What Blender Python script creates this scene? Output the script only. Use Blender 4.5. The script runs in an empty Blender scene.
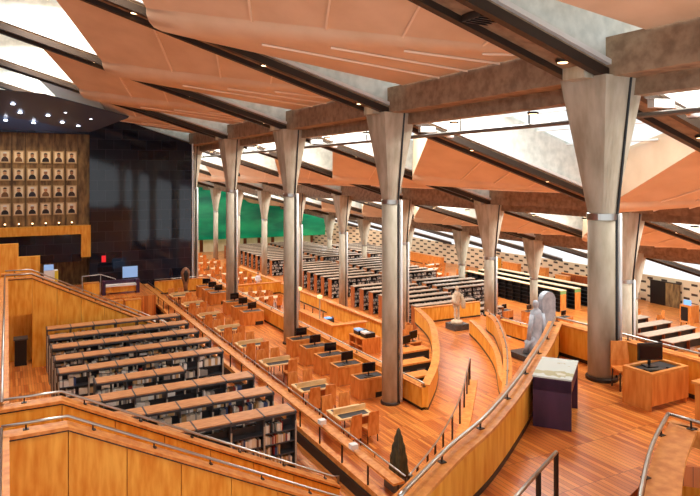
import bpy, bmesh, math, random
from mathutils import Vector, Matrix
random.seed(7)
R = random.Random(11)
SC = bpy.context.scene
COL = SC.collection

# ------------------------------------------------------------------ camera, world, light, exposure
EZ = 11.84                        # eye height over the lowest floor; x runs down the roof slope, y along the terraces
TH = math.radians(28.58)
cam_d = bpy.data.cameras.new('camera')
cam = bpy.data.objects.new('camera', cam_d)
COL.objects.link(cam)
cam.location = (0, 0, EZ)
cam.rotation_euler = (math.pi/2, 0, -TH)
cam_d.sensor_width = 36.0
cam_d.lens = 628.8/700*36.0
cam_d.shift_y = -72.3/700
cam_d.clip_end = 400
SC.camera = cam

world = bpy.data.worlds.new('world')
SC.world = world
world.use_nodes = True
bg = world.node_tree.nodes['Background']
bg.inputs[0].default_value = (0.93, 0.97, 1.0, 1)
bg.inputs[1].default_value = 0.85
SC.view_settings.view_transform = 'Standard'
SC.view_settings.look = 'None'
SC.view_settings.gamma = 1.0
SC.view_settings.use_curve_mapping = False
SC.view_settings.exposure = 0.68

def area(name, loc, sx, sy, power, color=(1, 1, 1), rot=(0, 0, 0)):
    l = bpy.data.lights.new(name, 'AREA')
    l.shape = 'RECTANGLE'; l.size = sx; l.size_y = sy; l.energy = power; l.color = color
    o = bpy.data.objects.new(name, l); COL.objects.link(o)
    o.location = loc; o.rotation_euler = rot
    return o

XR = {-1: -13.76, 0: -0.54, 1: 12.68, 2: 25.90, 3: 39.12, 4: 52.34}      # column rows, uphill to downhill
TR = {-1: 10.2, 0: 6.25, 1: 2.33, 2: -1.709, 3: -5.36, 4: -9.05}       # height of the capitals over the eye
Y0C, SP, DX = 10.49, 9.6, 13.22
def YC(c): return Y0C + SP*c
DAY = 640
for r in range(4):                             # daylight that falls through each skylight
    for c in range(-1, 8):
        x = XR[r] + DX*0.18; t = TR[r] + (TR[r+1]-TR[r])*0.18
        area('skylight_daylight', (x, YC(c)+SP*0.66, EZ+t+1.6), 3.2, 4.2, DAY*(1.0 if c > -1 else .8), (1, .97, .92))

# ------------------------------------------------------------------ materials
def lin(c):
    c /= 255.0
    return c/12.92 if c <= .04045 else ((c+.055)/1.055)**2.4
def rgb(r, g, b): return (lin(r), lin(g), lin(b), 1)
def mat(name, col, rough=.5, metal=0.0, emit=None, es=0.0, spec=None):
    m = bpy.data.materials.new(name); m.use_nodes = True
    b = m.node_tree.nodes['Principled BSDF']
    b.inputs['Base Color'].default_value = col
    b.inputs['Roughness'].default_value = rough
    b.inputs['Metallic'].default_value = metal
    if spec is not None: b.inputs['Specular IOR Level'].default_value = spec
    if emit:
        b.inputs['Emission Color'].default_value = emit; b.inputs['Emission Strength'].default_value = es
    return m
def nodes(m): return m.node_tree.nodes, m.node_tree.links, m.node_tree.nodes['Principled BSDF']
def noise_mat(name, c1, c2, scale=(1, 1, 1), nscale=4, rough=.5, detail=6, lo=.35, hi=.65, coord='Object', metal=0, bump=0, spec=None):
    m = mat(name, c1, rough, metal, spec=spec); n, l, b = nodes(m)
    tc = n.new('ShaderNodeTexCoord') if coord == 'Object' else n.new('ShaderNodeNewGeometry')
    mp = n.new('ShaderNodeMapping'); mp.inputs['Scale'].default_value = scale
    nz = n.new('ShaderNodeTexNoise'); nz.inputs['Scale'].default_value = nscale; nz.inputs['Detail'].default_value = detail
    cr = n.new('ShaderNodeValToRGB')
    cr.color_ramp.elements[0].position = lo; cr.color_ramp.elements[1].position = hi
    cr.color_ramp.elements[0].color = c1; cr.color_ramp.elements[1].color = c2
    l.new(tc.outputs['Object' if coord == 'Object' else 'Position'], mp.inputs['Vector'])
    l.new(mp.outputs['Vector'], nz.inputs['Vector'])
    l.new(nz.outputs['Fac'], cr.inputs['Fac']); l.new(cr.outputs['Color'], b.inputs['Base Color'])
    if bump:
        bp = n.new('ShaderNodeBump'); bp.inputs['Strength'].default_value = bump; bp.inputs['Distance'].default_value = .02
        l.new(nz.outputs['Fac'], bp.inputs['Height']); l.new(bp.outputs['Normal'], b.inputs['Normal'])
    return m
def plank_mat(name, c1, c2, c3, bw=1.6, bh=.11, rough=.28):
    m = mat(name, c1, rough); n, l, b = nodes(m)
    g = n.new('ShaderNodeNewGeometry'); mp = n.new('ShaderNodeMapping')
    mp.inputs['Rotation'].default_value = (0, 0, math.pi/2)
    br = n.new('ShaderNodeTexBrick'); br.offset = .37; br.offset_frequency = 1
    br.inputs['Color1'].default_value = c1; br.inputs['Color2'].default_value = c2; br.inputs['Mortar'].default_value = c3
    br.inputs['Scale'].default_value = 1; br.inputs['Mortar Size'].default_value = .004
    br.inputs['Brick Width'].default_value = bw; br.inputs['Row Height'].default_value = bh
    nz = n.new('ShaderNodeTexNoise'); nz.inputs['Scale'].default_value = .9; nz.inputs['Detail'].default_value = 5
    mp2 = n.new('ShaderNodeMapping'); mp2.inputs['Scale'].default_value = (9, .9, 1)
    mx = n.new('ShaderNodeMixRGB'); mx.blend_type = 'OVERLAY'; mx.inputs[0].default_value = .55
    l.new(g.outputs['Position'], mp.inputs['Vector']); l.new(mp.outputs['Vector'], br.inputs['Vector'])
    l.new(g.outputs['Position'], mp2.inputs['Vector']); l.new(mp2.outputs['Vector'], nz.inputs['Vector'])
    l.new(br.outputs['Color'], mx.inputs[1]); l.new(nz.outputs['Fac'], mx.inputs[2])
    l.new(mx.outputs['Color'], b.inputs['Base Color'])
    return m

M = {}
M['floor'] = plank_mat('floor_planks', rgb(232, 146, 70), rgb(184, 92, 36), rgb(120, 56, 24), 1.1, .1)
M['wood'] = noise_mat('wood_panel', rgb(226, 142, 40), rgb(248, 184, 78), (3, 3, .5), 2.2, .45, spec=.25)
M['wood2'] = noise_mat('wood_counter', rgb(208, 116, 46), rgb(230, 148, 72), (4, 4, .6), 2.5, .42, spec=.3)
M['board'] = noise_mat('wood_board', rgb(206, 122, 52), rgb(230, 154, 80), (2, 2, 2), 3, .42, spec=.3)
M['chair'] = noise_mat('wood_chair', rgb(204, 116, 48), rgb(226, 146, 74), (3, 3, 1), 3, .42, spec=.3)
M['shelftop'] = noise_mat('wood_shelf_top', rgb(186, 122, 74), rgb(214, 152, 100), (.8, 5, 2), 4, .45)
M['paletop'] = noise_mat('pale_table_top', rgb(214, 178, 132), rgb(232, 204, 164), (1, 5, 2), 3, .4)
M['darkwood'] = noise_mat('dark_wood', rgb(120, 52, 20), rgb(160, 78, 32), (3, 3, .6), 3, .4)
M['brown'] = noise_mat('brown_stone', rgb(92, 66, 36), rgb(156, 122, 74), (2, 2, .5), 2.5, .6)
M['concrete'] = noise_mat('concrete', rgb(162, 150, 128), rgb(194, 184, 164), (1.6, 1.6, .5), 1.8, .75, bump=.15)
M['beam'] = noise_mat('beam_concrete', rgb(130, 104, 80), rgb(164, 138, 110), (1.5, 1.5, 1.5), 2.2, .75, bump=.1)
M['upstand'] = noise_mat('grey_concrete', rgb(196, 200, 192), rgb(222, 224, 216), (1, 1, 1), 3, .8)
M['soffit'] = noise_mat('copper_soffit', rgb(224, 194, 160), rgb(236, 208, 176), (1, 1, 1), .8, .5)
M['seam'] = mat('soffit_seam', rgb(250, 226, 198), .5)
M['steel'] = mat('brushed_steel', rgb(190, 186, 180), .28, 1.0)
M['steelp'] = mat('pale_steel', rgb(226, 226, 224), .3, .3)
M['darksteel'] = mat('dark_steel', rgb(62, 50, 42), .45, .6)
M['black'] = mat('black_plastic', rgb(20, 20, 22), .35)
M['blackboard'] = mat('black_panel', rgb(26, 25, 26), .5)
M['screen'] = mat('dark_screen', rgb(14, 15, 20), .12)
M['litscreen'] = mat('lit_screen', rgb(60, 100, 160), .2, 0, rgb(120, 170, 230), .9)
M['bluescreen'] = mat('blue_panel_screen', rgb(120, 150, 190), .2, 0, rgb(130, 165, 210), .5)
M['shelfgrey'] = noise_mat('shelf_grey', rgb(58, 58, 62), rgb(78, 78, 82), (1, 1, 1), 3, .5)
M['shelflight'] = mat('shelf_edge_light', rgb(182, 172, 156), .5)
M['white'] = mat('white_paint', rgb(232, 230, 226), .45)
M['paper'] = mat('white_paper', rgb(240, 238, 232), .6)
M['purple'] = noise_mat('purple_panel', rgb(54, 28, 54), rgb(70, 38, 66), (2, 2, .6), 2, .35)
M['plantdark'] = noise_mat('dark_bronze', rgb(44, 42, 26), rgb(78, 72, 44), (6, 6, 1.2), 3, .55)
M['greybox'] = mat('grey_box', rgb(92, 86, 78), .5)
M['granite'] = noise_mat('grey_granite', rgb(138, 148, 158), rgb(164, 172, 182), (1, 1, 1), 3, .55, bump=.2)
M['granited'] = noise_mat('dark_granite', rgb(58, 56, 56), rgb(86, 84, 82), (1, 1, 1), 8, .5)
M['marble'] = noise_mat('cream_marble', rgb(206, 178, 142), rgb(236, 216, 188), (1, 1, 1), 4, .5)
M['brownsculp'] = noise_mat('brown_carved', rgb(110, 70, 44), rgb(160, 108, 70), (1, 1, 1), 5, .5)
M['cream'] = noise_mat('cream_panel', rgb(226, 212, 164), rgb(240, 230, 190), (1, 1, .4), 1.5, .5)
M['skin'] = mat('skin', rgb(200, 150, 116), .5)
M['hair'] = mat('dark_hair', rgb(40, 28, 22), .6)
M['shirtwhite'] = mat('white_shirt', rgb(236, 232, 240), .7)
M['shirtblue'] = mat('blue_shirt', rgb(46, 84, 160), .7)
M['shirtgrey'] = mat('grey_shirt', rgb(150, 140, 130), .7)
M['trouserp'] = mat('purple_trousers', rgb(94, 60, 150), .7)
M['trouserd'] = mat('dark_trousers', rgb(44, 44, 54), .7)
M['lampwarm'] = mat('lamp_glow', rgb(255, 220, 170), .4, 0, rgb(255, 206, 150), 5)
M['lampcool'] = mat('spot_glow', rgb(255, 255, 255), .4, 0, rgb(235, 242, 255), 6)
M['globe'] = mat('pale_lamp_head', rgb(240, 214, 150), .4, 0, rgb(255, 220, 150), .6)
M['red'] = mat('red_sign', rgb(200, 36, 40), .4, 0, rgb(220, 30, 40), .5)
M['yellow'] = mat('yellow_card', rgb(236, 206, 60), .5)
M['greencap'] = mat('green_cap', rgb(120, 160, 96), .5)
M['frame'] = mat('portrait_frame', rgb(196, 164, 116), .45)
M['picmat'] = mat('portrait_paper', rgb(240, 222, 188), .6)
M['casetop'] = noise_mat('bookcase_top', rgb(150, 126, 106), rgb(180, 154, 130), (1, 5, 2), 3, .5)
M['caseend'] = noise_mat('bookcase_end', rgb(166, 92, 44), rgb(194, 116, 60), (3, 3, .6), 3, .45)
M['rod'] = mat('grey_rod', rgb(112, 104, 96), .45, .4)
M['tabletop'] = noise_mat('pale_wood_table', rgb(228, 180, 116), rgb(244, 206, 150), (1, 5, 2), 3, .4)
M['bookmix'] = noise_mat('mixed_books', rgb(70, 60, 66), rgb(232, 224, 210), (9, 1, 3.2), 1.7, .6, 1, .42, .56)

def black_wall_mat():
    m = mat('polished_black_stone', rgb(30, 32, 38), .06); n, l, b = nodes(m)
    g = n.new('ShaderNodeNewGeometry'); sp = n.new('ShaderNodeSeparateXYZ'); cb = n.new('ShaderNodeCombineXYZ')
    br = n.new('ShaderNodeTexBrick'); br.offset = .5
    br.inputs['Color1'].default_value = rgb(20, 24, 36); br.inputs['Color2'].default_value = rgb(34, 40, 54); br.inputs['Mortar'].default_value = rgb(56, 60, 72)
    br.inputs['Scale'].default_value = 1; br.inputs['Mortar Size'].default_value = .012
    br.inputs['Brick Width'].default_value = 1.1; br.inputs['Row Height'].default_value = .72
    l.new(g.outputs['Position'], sp.inputs[0]); l.new(sp.outputs['X'], cb.inputs['X']); l.new(sp.outputs['Z'], cb.inputs['Y'])
    l.new(cb.outputs[0], br.inputs['Vector']); l.new(br.outputs['Color'], b.inputs['Base Color'])
    return m
M['blackwall'] = black_wall_mat()
M['darksoffit'] = mat('dark_blue_soffit', rgb(84, 96, 120), .22)

def hexwall_mat():                              # pale wall with staggered dark slots
    m = mat('slotted_wall', rgb(220, 190, 150), .7); n, l, b = nodes(m)
    uv = n.new('ShaderNodeUVMap'); uv.uv_map = 'UVMap'
    br = n.new('ShaderNodeTexBrick'); br.offset = .5
    s = n.new('ShaderNodeSeparateXYZ'); l.new(uv.outputs['UV'], s.inputs[0])
    def math_(op, a, bb):
        k = n.new('ShaderNodeMath'); k.operation = op
        for i, v in enumerate((a, bb)):
            if v is None: continue
            if isinstance(v, (int, float)): k.inputs[i].default_value = v
            else: l.new(v, k.inputs[i])
        return k.outputs[0]
    v = math_('DIVIDE', s.outputs['Y'], .42)
    row = math_('FLOOR', v, None)
    half = math_('MULTIPLY', math_('MODULO', row, 2), .5)
    u = math_('ADD', math_('DIVIDE', s.outputs['X'], 1.5), half)
    fu = math_('FRACT', u, None); fv = math_('FRACT', v, None)
    du = math_('ABSOLUTE', math_('SUBTRACT', fu, .5), None)
    dv = math_('ABSOLUTE', math_('SUBTRACT', fv, .5), None)
    hit = math_('MULTIPLY', math_('LESS_THAN', du, .2), math_('LESS_THAN', dv, .24))
    mx = n.new('ShaderNodeMixRGB'); mx.inputs[1].default_value = rgb(226, 200, 164); mx.inputs[2].default_value = rgb(70, 52, 40)
    l.new(hit, mx.inputs[0]); l.new(mx.outputs[0], b.inputs['Base Color'])
    n.remove(br)
    return m
M['hexwall'] = hexwall_mat()

def green_mat():
    m = mat('green_glass', rgb(16, 150, 96), .12); n, l, b = nodes(m)
    g = n.new('ShaderNodeNewGeometry'); mp = n.new('ShaderNodeMapping'); mp.inputs['Scale'].default_value = (.12, .3, .35)
    nz = n.new('ShaderNodeTexNoise'); nz.inputs['Scale'].default_value = 1.6; nz.inputs['Detail'].default_value = 3
    cr = n.new('ShaderNodeValToRGB'); e = cr.color_ramp.elements
    e[0].position = .35; e[0].color = rgb(4, 100, 72); e[1].position = .68; e[1].color = rgb(28, 158, 100)
    l.new(g.outputs['Position'], mp.inputs[0]); l.new(mp.outputs[0], nz.inputs['Vector']); l.new(nz.outputs['Fac'], cr.inputs[0])
    l.new(cr.outputs[0], b.inputs['Base Color'])
    l.new(cr.outputs[0], b.inputs['Emission Color']); b.inputs['Emission Strength'].default_value = .28   # daylight behind the coloured glass
    return m
M['green'] = green_mat()

def glass_mat():
    m = bpy.data.materials.new('skylight_glass'); m.use_nodes = True
    n, l = m.node_tree.nodes, m.node_tree.links
    n.clear(); out = n.new('ShaderNodeOutputMaterial'); mix = n.new('ShaderNodeMixShader')
    tr = n.new('ShaderNodeBsdfTransparent'); tr.inputs[0].default_value = (.93, .97, .96, 1)
    gl = n.new('ShaderNodeBsdfGlossy'); gl.inputs['Roughness'].default_value = .05
    mix.inputs[0].default_value = .08
    l.new(tr.outputs[0], mix.inputs[1]); l.new(gl.outputs[0], mix.inputs[2]); l.new(mix.outputs[0], out.inputs[0])
    return m
M['glass'] = glass_mat()

def map_mat():
    m = mat('relief_map', rgb(210, 212, 196), .35); n, l, b = nodes(m)
    tc = n.new('ShaderNodeTexCoord'); nz = n.new('ShaderNodeTexNoise'); nz.inputs['Scale'].default_value = 1.7; nz.inputs['Detail'].default_value = 4
    cr = n.new('ShaderNodeValToRGB'); cr.color_ramp.interpolation = 'CONSTANT'
    e = cr.color_ramp.elements; e[0].position = 0; e[0].color = rgb(206, 212, 204)
    e[1].position = .52; e[1].color = rgb(176, 166, 116)
    x = e.new(.6); x.color = rgb(214, 210, 190)
    l.new(tc.outputs['Object'], nz.inputs['Vector']); l.new(nz.outputs['Fac'], cr.inputs[0]); l.new(cr.outputs[0], b.inputs['Base Color'])
    return m
M['map'] = map_mat()
BOOKM = [mat('book_'+k, rgb(*c), .6) for k, c in dict(cream=(228, 216, 194), white=(240, 236, 228), red=(150, 42, 34), blue=(60, 84, 130), tan=(196, 158, 108), grey=(150, 146, 140), teal=(60, 110, 110), brown=(110, 66, 40), pale=(214, 206, 190)).items()]

# ------------------------------------------------------------------ mesh helpers
def NB(): return bmesh.new()
def box(bm, x0, y0, z0, x1, y1, z1, mtx=None):
    v = [bm.verts.new(Vector(p)) for p in ((x0, y0, z0), (x1, y0, z0), (x1, y1, z0), (x0, y1, z0), (x0, y0, z1), (x1, y0, z1), (x1, y1, z1), (x0, y1, z1))]
    for f in ((3, 2, 1, 0), (4, 5, 6, 7), (0, 1, 5, 4), (1, 2, 6, 5), (2, 3, 7, 6), (3, 0, 4, 7)): bm.faces.new([v[i] for i in f])
    if mtx: bmesh.ops.transform(bm, matrix=mtx, verts=v)
    return v
def rings(bm, rs, cap=True, closed=True):
    prev = None; first = None
    for ring in rs:
        vs = [bm.verts.new(p) for p in ring]
        if prev:
            n = len(vs)
            for i in range(n if closed else n-1):
                bm.faces.new((prev[i], prev[(i+1) % n], vs[(i+1) % n], vs[i]))
        else: first = vs
        prev = vs
    if cap:
        bm.faces.new(list(reversed(first))); bm.faces.new(prev)
def lathe(bm, prof, seg=20, cx=0, cy=0, sx=1, sy=1):
    rings(bm, [[(cx+r*sx*math.cos(2*math.pi*i/seg), cy+r*sy*math.sin(2*math.pi*i/seg), z) for i in range(seg)] for r, z in prof])
def tube(bm, pts, r=.025, seg=6, ry=None):
    pts = [Vector(p) for p in pts]; rs = []
    for i, p in enumerate(pts):
        a = pts[max(i-1, 0)]; b = pts[min(i+1, len(pts)-1)]
        t = (b-a).normalized()
        up = Vector((0, 0, 1)) if abs(t.z) < .95 else Vector((0, 1, 0))
        s = t.cross(up).normalized(); u = s.cross(t).normalized()
        rs.append([p + s*r*math.cos(2*math.pi*k/seg+.5) + u*(ry or r)*math.sin(2*math.pi*k/seg+.5) for k in range(seg)])
    rings(bm, rs)
def prism(bm, poly, z0, z1):
    a = [bm.verts.new((x, y, z0)) for x, y in poly]; b = [bm.verts.new((x, y, z1)) for x, y in poly]
    n = len(poly)
    bm.faces.new(list(reversed(a))); bm.faces.new(b)
    for i in range(n): bm.faces.new((a[i], a[(i+1) % n], b[(i+1) % n], b[i]))
def offs(pts, d):                               # polyline pushed sideways by d (left of travel positive)
    out = []
    for i, p in enumerate(pts):
        a = Vector(pts[max(i-1, 0)]); b = Vector(pts[min(i+1, len(pts)-1)])
        t = (b-a).normalized(); out.append((p[0]-t.y*d, p[1]+t.x*d))
    return out
def ribbon(bm, pts, d0, d1, z0, z1):            # solid strip along a 2D polyline; z may be lists
    n = len(pts); A = offs(pts, d0); B = offs(pts, d1)
    z0 = z0 if isinstance(z0, (list, tuple)) else [z0]*n
    z1 = z1 if isinstance(z1, (list, tuple)) else [z1]*n
    rings(bm, [[(A[i][0], A[i][1], z0[i]), (B[i][0], B[i][1], z0[i]), (B[i][0], B[i][1], z1[i]), (A[i][0], A[i][1], z1[i])] for i in range(n)])
def smooth_line(pts, k=6):                      # Catmull-Rom
    P = [Vector(p) for p in pts]; out = []
    for i in range(len(P)-1):
        a = P[max(i-1, 0)]; b = P[i]; c = P[i+1]; d = P[min(i+2, len(P)-1)]
        for j in range(k):
            t = j/k
            out.append(tuple(.5*((2*b)+(c-a)*t+(2*a-5*b+4*c-d)*t*t+(3*b-a-3*c+d)*t**3)))
    out.append(tuple(P[-1])); return out
def obj(name, bm, m, parent=None, smooth=False, world=True):
    bmesh.ops.recalc_face_normals(bm, faces=bm.faces)
    me = bpy.data.meshes.new(name)
    if parent is not None and world: bmesh.ops.translate(bm, verts=bm.verts, vec=-Vector(parent_loc(parent)))
    bm.to_mesh(me); bm.free()
    if smooth:
        for p in me.polygons: p.use_smooth = True
    if isinstance(m, str): m = M[m]
    me.materials.append(m)
    o = bpy.data.objects.new(name, me); COL.objects.link(o)
    if parent is not None: o.parent = parent
    return o
def parent_loc(p):
    v = Vector((0, 0, 0))
    while p is not None: v += p.location; p = p.parent
    return v
def tag(o, label, cat, group=None):
    o['label'] = label; o['category'] = cat
    if group: o['group'] = group
    return o
def thing(name, label, cat, loc=(0, 0, 0), rz=0, group=None):
    o = bpy.data.objects.new(name, None); COL.objects.link(o); o.empty_display_size = .1
    o.location = loc; o.rotation_euler = (0, 0, rz)
    return tag(o, label, cat, group)
def struct(name, bm, m, parent=None):
    o = obj(name, bm, m, parent)
    if parent is None: o['kind'] = 'structure'
    return o
KIDS = {}
def kids(o):
    if o.name not in KIDS: KIDS[o.name] = [c for c in bpy.data.objects if c.parent == o]
    return KIDS[o.name]
def dup(root, loc, rz=None, label=None, group=None, scale=None):
    r = root.copy(); COL.objects.link(r); r.location = loc
    if rz is not None: r.rotation_euler = (0, 0, rz)
    if scale: r.scale = scale
    if label: r['label'] = label
    if group: r['group'] = group
    for ch in kids(root):
        c = ch.copy(); COL.objects.link(c); c.parent = r
        for g in kids(ch):
            d = g.copy(); COL.objects.link(d); d.parent = c
    return r
class Proto:                                    # the first placement uses the original, later ones copies of it
    def __init__(s, build): s.b = build; s.o = None
    def put(s, loc, rz, label, group=None, scale=None):
        if s.o is None:
            s.o = s.b(); s.o.location = loc; s.o.rotation_euler = (0, 0, rz); s.o['label'] = label
            if group: s.o['group'] = group
            if scale: s.o.scale = scale
            return s.o
        return dup(s.o, loc, rz, label, group, scale)
ORD = ['nearest', 'second', 'third', 'fourth', 'fifth', 'sixth', 'seventh', 'eighth', 'ninth', 'tenth', 'eleventh', 'twelfth']
def ordn(i): return ORD[i] if i else 'nearest'

def Z(h): return EZ - h                         # h metres below the eye
T1, T2, T3 = Z(8.56), Z(10.2), 0.0
ZS, ZA, ZP = Z(8.9), Z(4.93), Z(5.5)

# ------------------------------------------------------------------ floors
def slab(name, poly, z, d, m='floor'):
    bm = NB(); prism(bm, poly, z-d, z); return struct(name, bm, m)
slab('floor', [(21, 29.9), (21, 99), (62, 99), (62, -4), (28, -4), (28, 29.9)], T3, .4)
slab('floor', [(13.3, 29.9), (21, 29.9), (21, 84), (13.3, 84)], T2, T2+.3)
slab('floor', [(9, 84), (21, 84), (21, 99), (9, 99)], T3, .4)
slab('floor', [(12.9, -2), (28, -2), (28, 29.9), (12.9, 29.9)], T2, T2+.3)
prowL = smooth_line([(13.42, 18.88), (15.26, 20.81), (17.01, 23.13), (19.41, 26.79), (20.8, 30.13)])
prowRo = smooth_line([(12.6, 14.0), (15.98, 17.38), (19.41, 21.17), (22.43, 25.14), (23.6, 27.2), (26.3, 29.5)])
slab('floor', [(8.6, 6), (8.6, 47.2), (13.3, 47.2), (13.3, 18.88)] + prowL[1:] + [(26.6, 30.13), (26.6, 29.5)] + prowRo[::-1][1:] + [(12.6, 6)], T1, T1-.02)
slab('floor', [(-14, 4), (8.6, 4), (8.6, 48.4), (-14, 48.4)], ZS, .4)
slab('floor', [(13.5, 18.9), (13.5, 21.2), (18.2, 28.4), (20.3, 29.2)] + prowL[1:-2][::-1], T1-.03, 1.6)
bigc = smooth_line([(4.2, 6.45), (5.61, 7.29), (6.85, 7.94), (8.5, 9.0), (10.02, 10.08), (11.7, 11.3), (13.3, 12.55)])
slab('floor', [(5.0, 5.4)] + [(9.9, 6.9), (10.45, 6.3), (10.2, 5.2), (13.3, 5.2)] + bigc[::-1] + [], ZA, .35)
slab('floor', [(-9, 2), (-.1, 2), (-.1, 12.6), (-9, 12.6)], ZP, .3)
slab('floor', [(-9, 34.3), (.1, 34.3), (.1, 37), (-9, 37)], ZP, .3)

# ------------------------------------------------------------------ roof
def PT(r, c, p, q, o):
    return (XR[r]+DX*p, YC(c)+SP*q, EZ+TR[r]+(TR[r+1]-TR[r])*p+o)
def lerp(a, b, t): return tuple(a[i]+(b[i]-a[i])*t for i in range(len(a)))
KE = (.93, .17)
KP = {-1: .30, 0: .305, 1: .5, 2: .5}
def build_module(r, c):
    F = lambda p, q, o: PT(r, c, p, q, o)
    kp = .8 if (r == 1 and c == 0) else KP[r]
    KA = (kp, .85)
    bm = NB()
    def face(*pts): bm.faces.new([bm.verts.new(p) for p in pts])
    ap = max(.0, kp-.29)
    A0, A1, A2 = (ap, .07, 1.25), (min(ap+.2, .9), .07, 1.2), (.95, .07, .95)
    n = 10
    crest = []
    for i in range(n+1):
        t = i/n; p, q = lerp(KA, KE, t)
        crest.append((p, q, -.24+.94*t**1.1))
    # lip cross-section steps: (dp, dq, do) fading to nothing at the thin end
    secs = [(0, 0, 0), (.002, .012, -.14), (.01, .03, -.27), (.022, .055, -.36), (.04, .085, -.38), (.06, .11, -.33)]
    L = []
    for i in range(n+1):
        t = i/n; k = 1-.8*t
        L.append([F(crest[i][0]+s[0]*k, min(.89, crest[i][1]+s[1]*k), crest[i][2]+s[2]*k) for s in secs])
    for i in range(n):
        for j in range(len(secs)-1): face(L[i][j], L[i+1][j], L[i+1][j+1], L[i][j+1])
    m = 2
    face(F(*A0), F(*A1), L[m][0], L[m-1][0], L[0][0])
    for i in range(m, n):
        u0, u1 = (i-m)/(n-m), (i+1-m)/(n-m)
        face(F(*lerp(A1, A2, u0)), F(*lerp(A1, A2, u1)), L[i+1][0], L[i][0])
    G, H = (.965, .10, .74), (.965, .84, .72)
    for i in range(n):
        u0, u1 = 1-i/n, 1-(i+1)/n
        face(L[i][-1], L[i+1][-1], F(*lerp(G, H, u1)), F(*lerp(G, H, u0)))
    face(L[n][-1], L[n][0], F(*A2), F(*G))
    # closing sides towards the glass
    face(F(*A0), L[0][0], F(KA[0], KA[1], 1.9), F(ap, .07, 1.9))
    face(L[0][0], L[0][2], L[0][-1], F(KA[0]+.06, .89, 1.9), F(KA[0], KA[1], 1.9))
    face(L[0][-1], F(*H), F(.965, .84, 1.9), F(KA[0]+.06, .89, 1.9))
    for f in list(bm.faces)[:n*(len(secs)-1)]: f.smooth = True
    bmesh.ops.remove_doubles(bm, verts=bm.verts, dist=.002)
    o = struct('ceiling', bm, 'soffit')
    # seams between the soffit boards
    bs = NB()
    for i in range(3, n, 2):
        a = Vector(F(*lerp(A1, A2, (i-m)/(n-m)))); b = Vector(L[i][0]); dz = Vector((0, 0, -.035))
        tube(bs, [a+dz, b+dz], .04, 4)
        a = Vector(L[i][-1]); b = Vector(F(*lerp(G, H, 1-i/n)))
        tube(bs, [a+dz, b+dz], .04, 4)
    obj('seam', bs, 'seam', o)
    # glass
    g = NB(); g.faces.new([g.verts.new(F(*p)) for p in ((ap, .07, 1.75), (KA[0], KA[1], 1.75), (.965, .84, 1.75), (.965, .955, 1.75), (.0, .955, 1.75), (.0, .07, 1.75))])
    w = struct('window_1', g, 'glass')
    mb = NB()
    for k in range(1, 6):
        p = kp*k/6
        q0 = .07 if p <= ap else .07+(.85-.07)*(p-ap)/(kp-ap)
        tube(mb, [F(p, q0, 1.72), F(p, .955, 1.72)], .05, 4)
    for k in range(1, 4):
        p = kp+(.965-kp)*k/4; tube(mb, [F(p, .85, 1.72), F(p, .955, 1.72)], .05, 4)
    obj('window_frame', mb, 'steelp', w)
for r in range(-1, 3):
    for c in range(-2, 9):
        build_module(r, c)
for c in range(-2, 9):                          # the lowest bay, over the slotted wall, is all glass
    F = lambda p, q, o: PT(3, c, p, q, o)
    g = NB(); g.faces.new([g.verts.new(F(*p)) for p in ((.03, .05, 1.3), (1, .05, 1.3), (1, .95, 1.3), (.03, .95, 1.3))])
    w = struct('window_2', g, 'glass')
    mb = NB()
    for k in range(1, 8): tube(mb, [F(k/8, .05, 1.27), F(k/8, .95, 1.27)], .06, 4)
    obj('window_frame', mb, 'steelp', w)

def sloped(bm, r, y0, y1, o0, o1, p0=0, p1=1):
    a = [PT(r, 0, p, 0, 0) for p in (p0, p1)]
    rings(bm, [[(x, y0, z+o0), (x, y1, z+o0), (x, y1, z+o1), (x, y0, z+o1)] for x, _, z in a])
for c in range(-2, 10):                         # ridge beams that run down the slope over the columns
    y = YC(c)
    bm = NB(); bu = NB(); bd = NB(); bw = NB()
    for r in range(-1, 4):
        sloped(bm, r, y-.5, y+.5, -.04, .2)
        if r < 3:
            sloped(bm, r, y-.42, y+.75, 1.3, 1.85)
            sloped(bu, r, y-.46, y-.2, .2, 1.85)
        sloped(bd, r, y-.56, y-.36, -.2, .04)
        sloped(bd, r, y+.36, y+.56, -.2, .04)
        sloped(bw, r, y-.62, y-.5, .12, .24)
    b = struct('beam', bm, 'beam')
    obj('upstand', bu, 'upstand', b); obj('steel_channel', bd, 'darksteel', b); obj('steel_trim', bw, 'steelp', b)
for r in range(1, 4):                              # cross beams from capital to capital
    bm = NB(); bl = NB()
    x, z = XR[r], EZ+TR[r]
    y0, y1 = YC(-2), YC(9)
    box(bm, x-.42, y0, z-.02, x+.35, y1, z+.9)
    box(bl, x+.36, y0, z-.42, x+.85, y1, z+.0)
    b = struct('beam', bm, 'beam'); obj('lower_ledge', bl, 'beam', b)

# tie rod with hangers under the cross beam of the front row
t = thing('tie_rod', 'long dark steel tie rod hung below the front row cross beam', 'tie rod', (13.55, 20, EZ+1.47))
bm = NB(); tube(bm, [(13.55, -6, EZ+1.47), (13.55, 88, EZ+1.47)], .07, 6); obj('rod', bm, 'rod', t)
for k in range(-1, 22):
    y = 4.2+3.2*k
    bm = NB(); tube(bm, [(13.55, y, EZ+1.47), (13.55, y, EZ+2.0)], .025, 5); obj('hanger', bm, 'rod', t)

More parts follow.
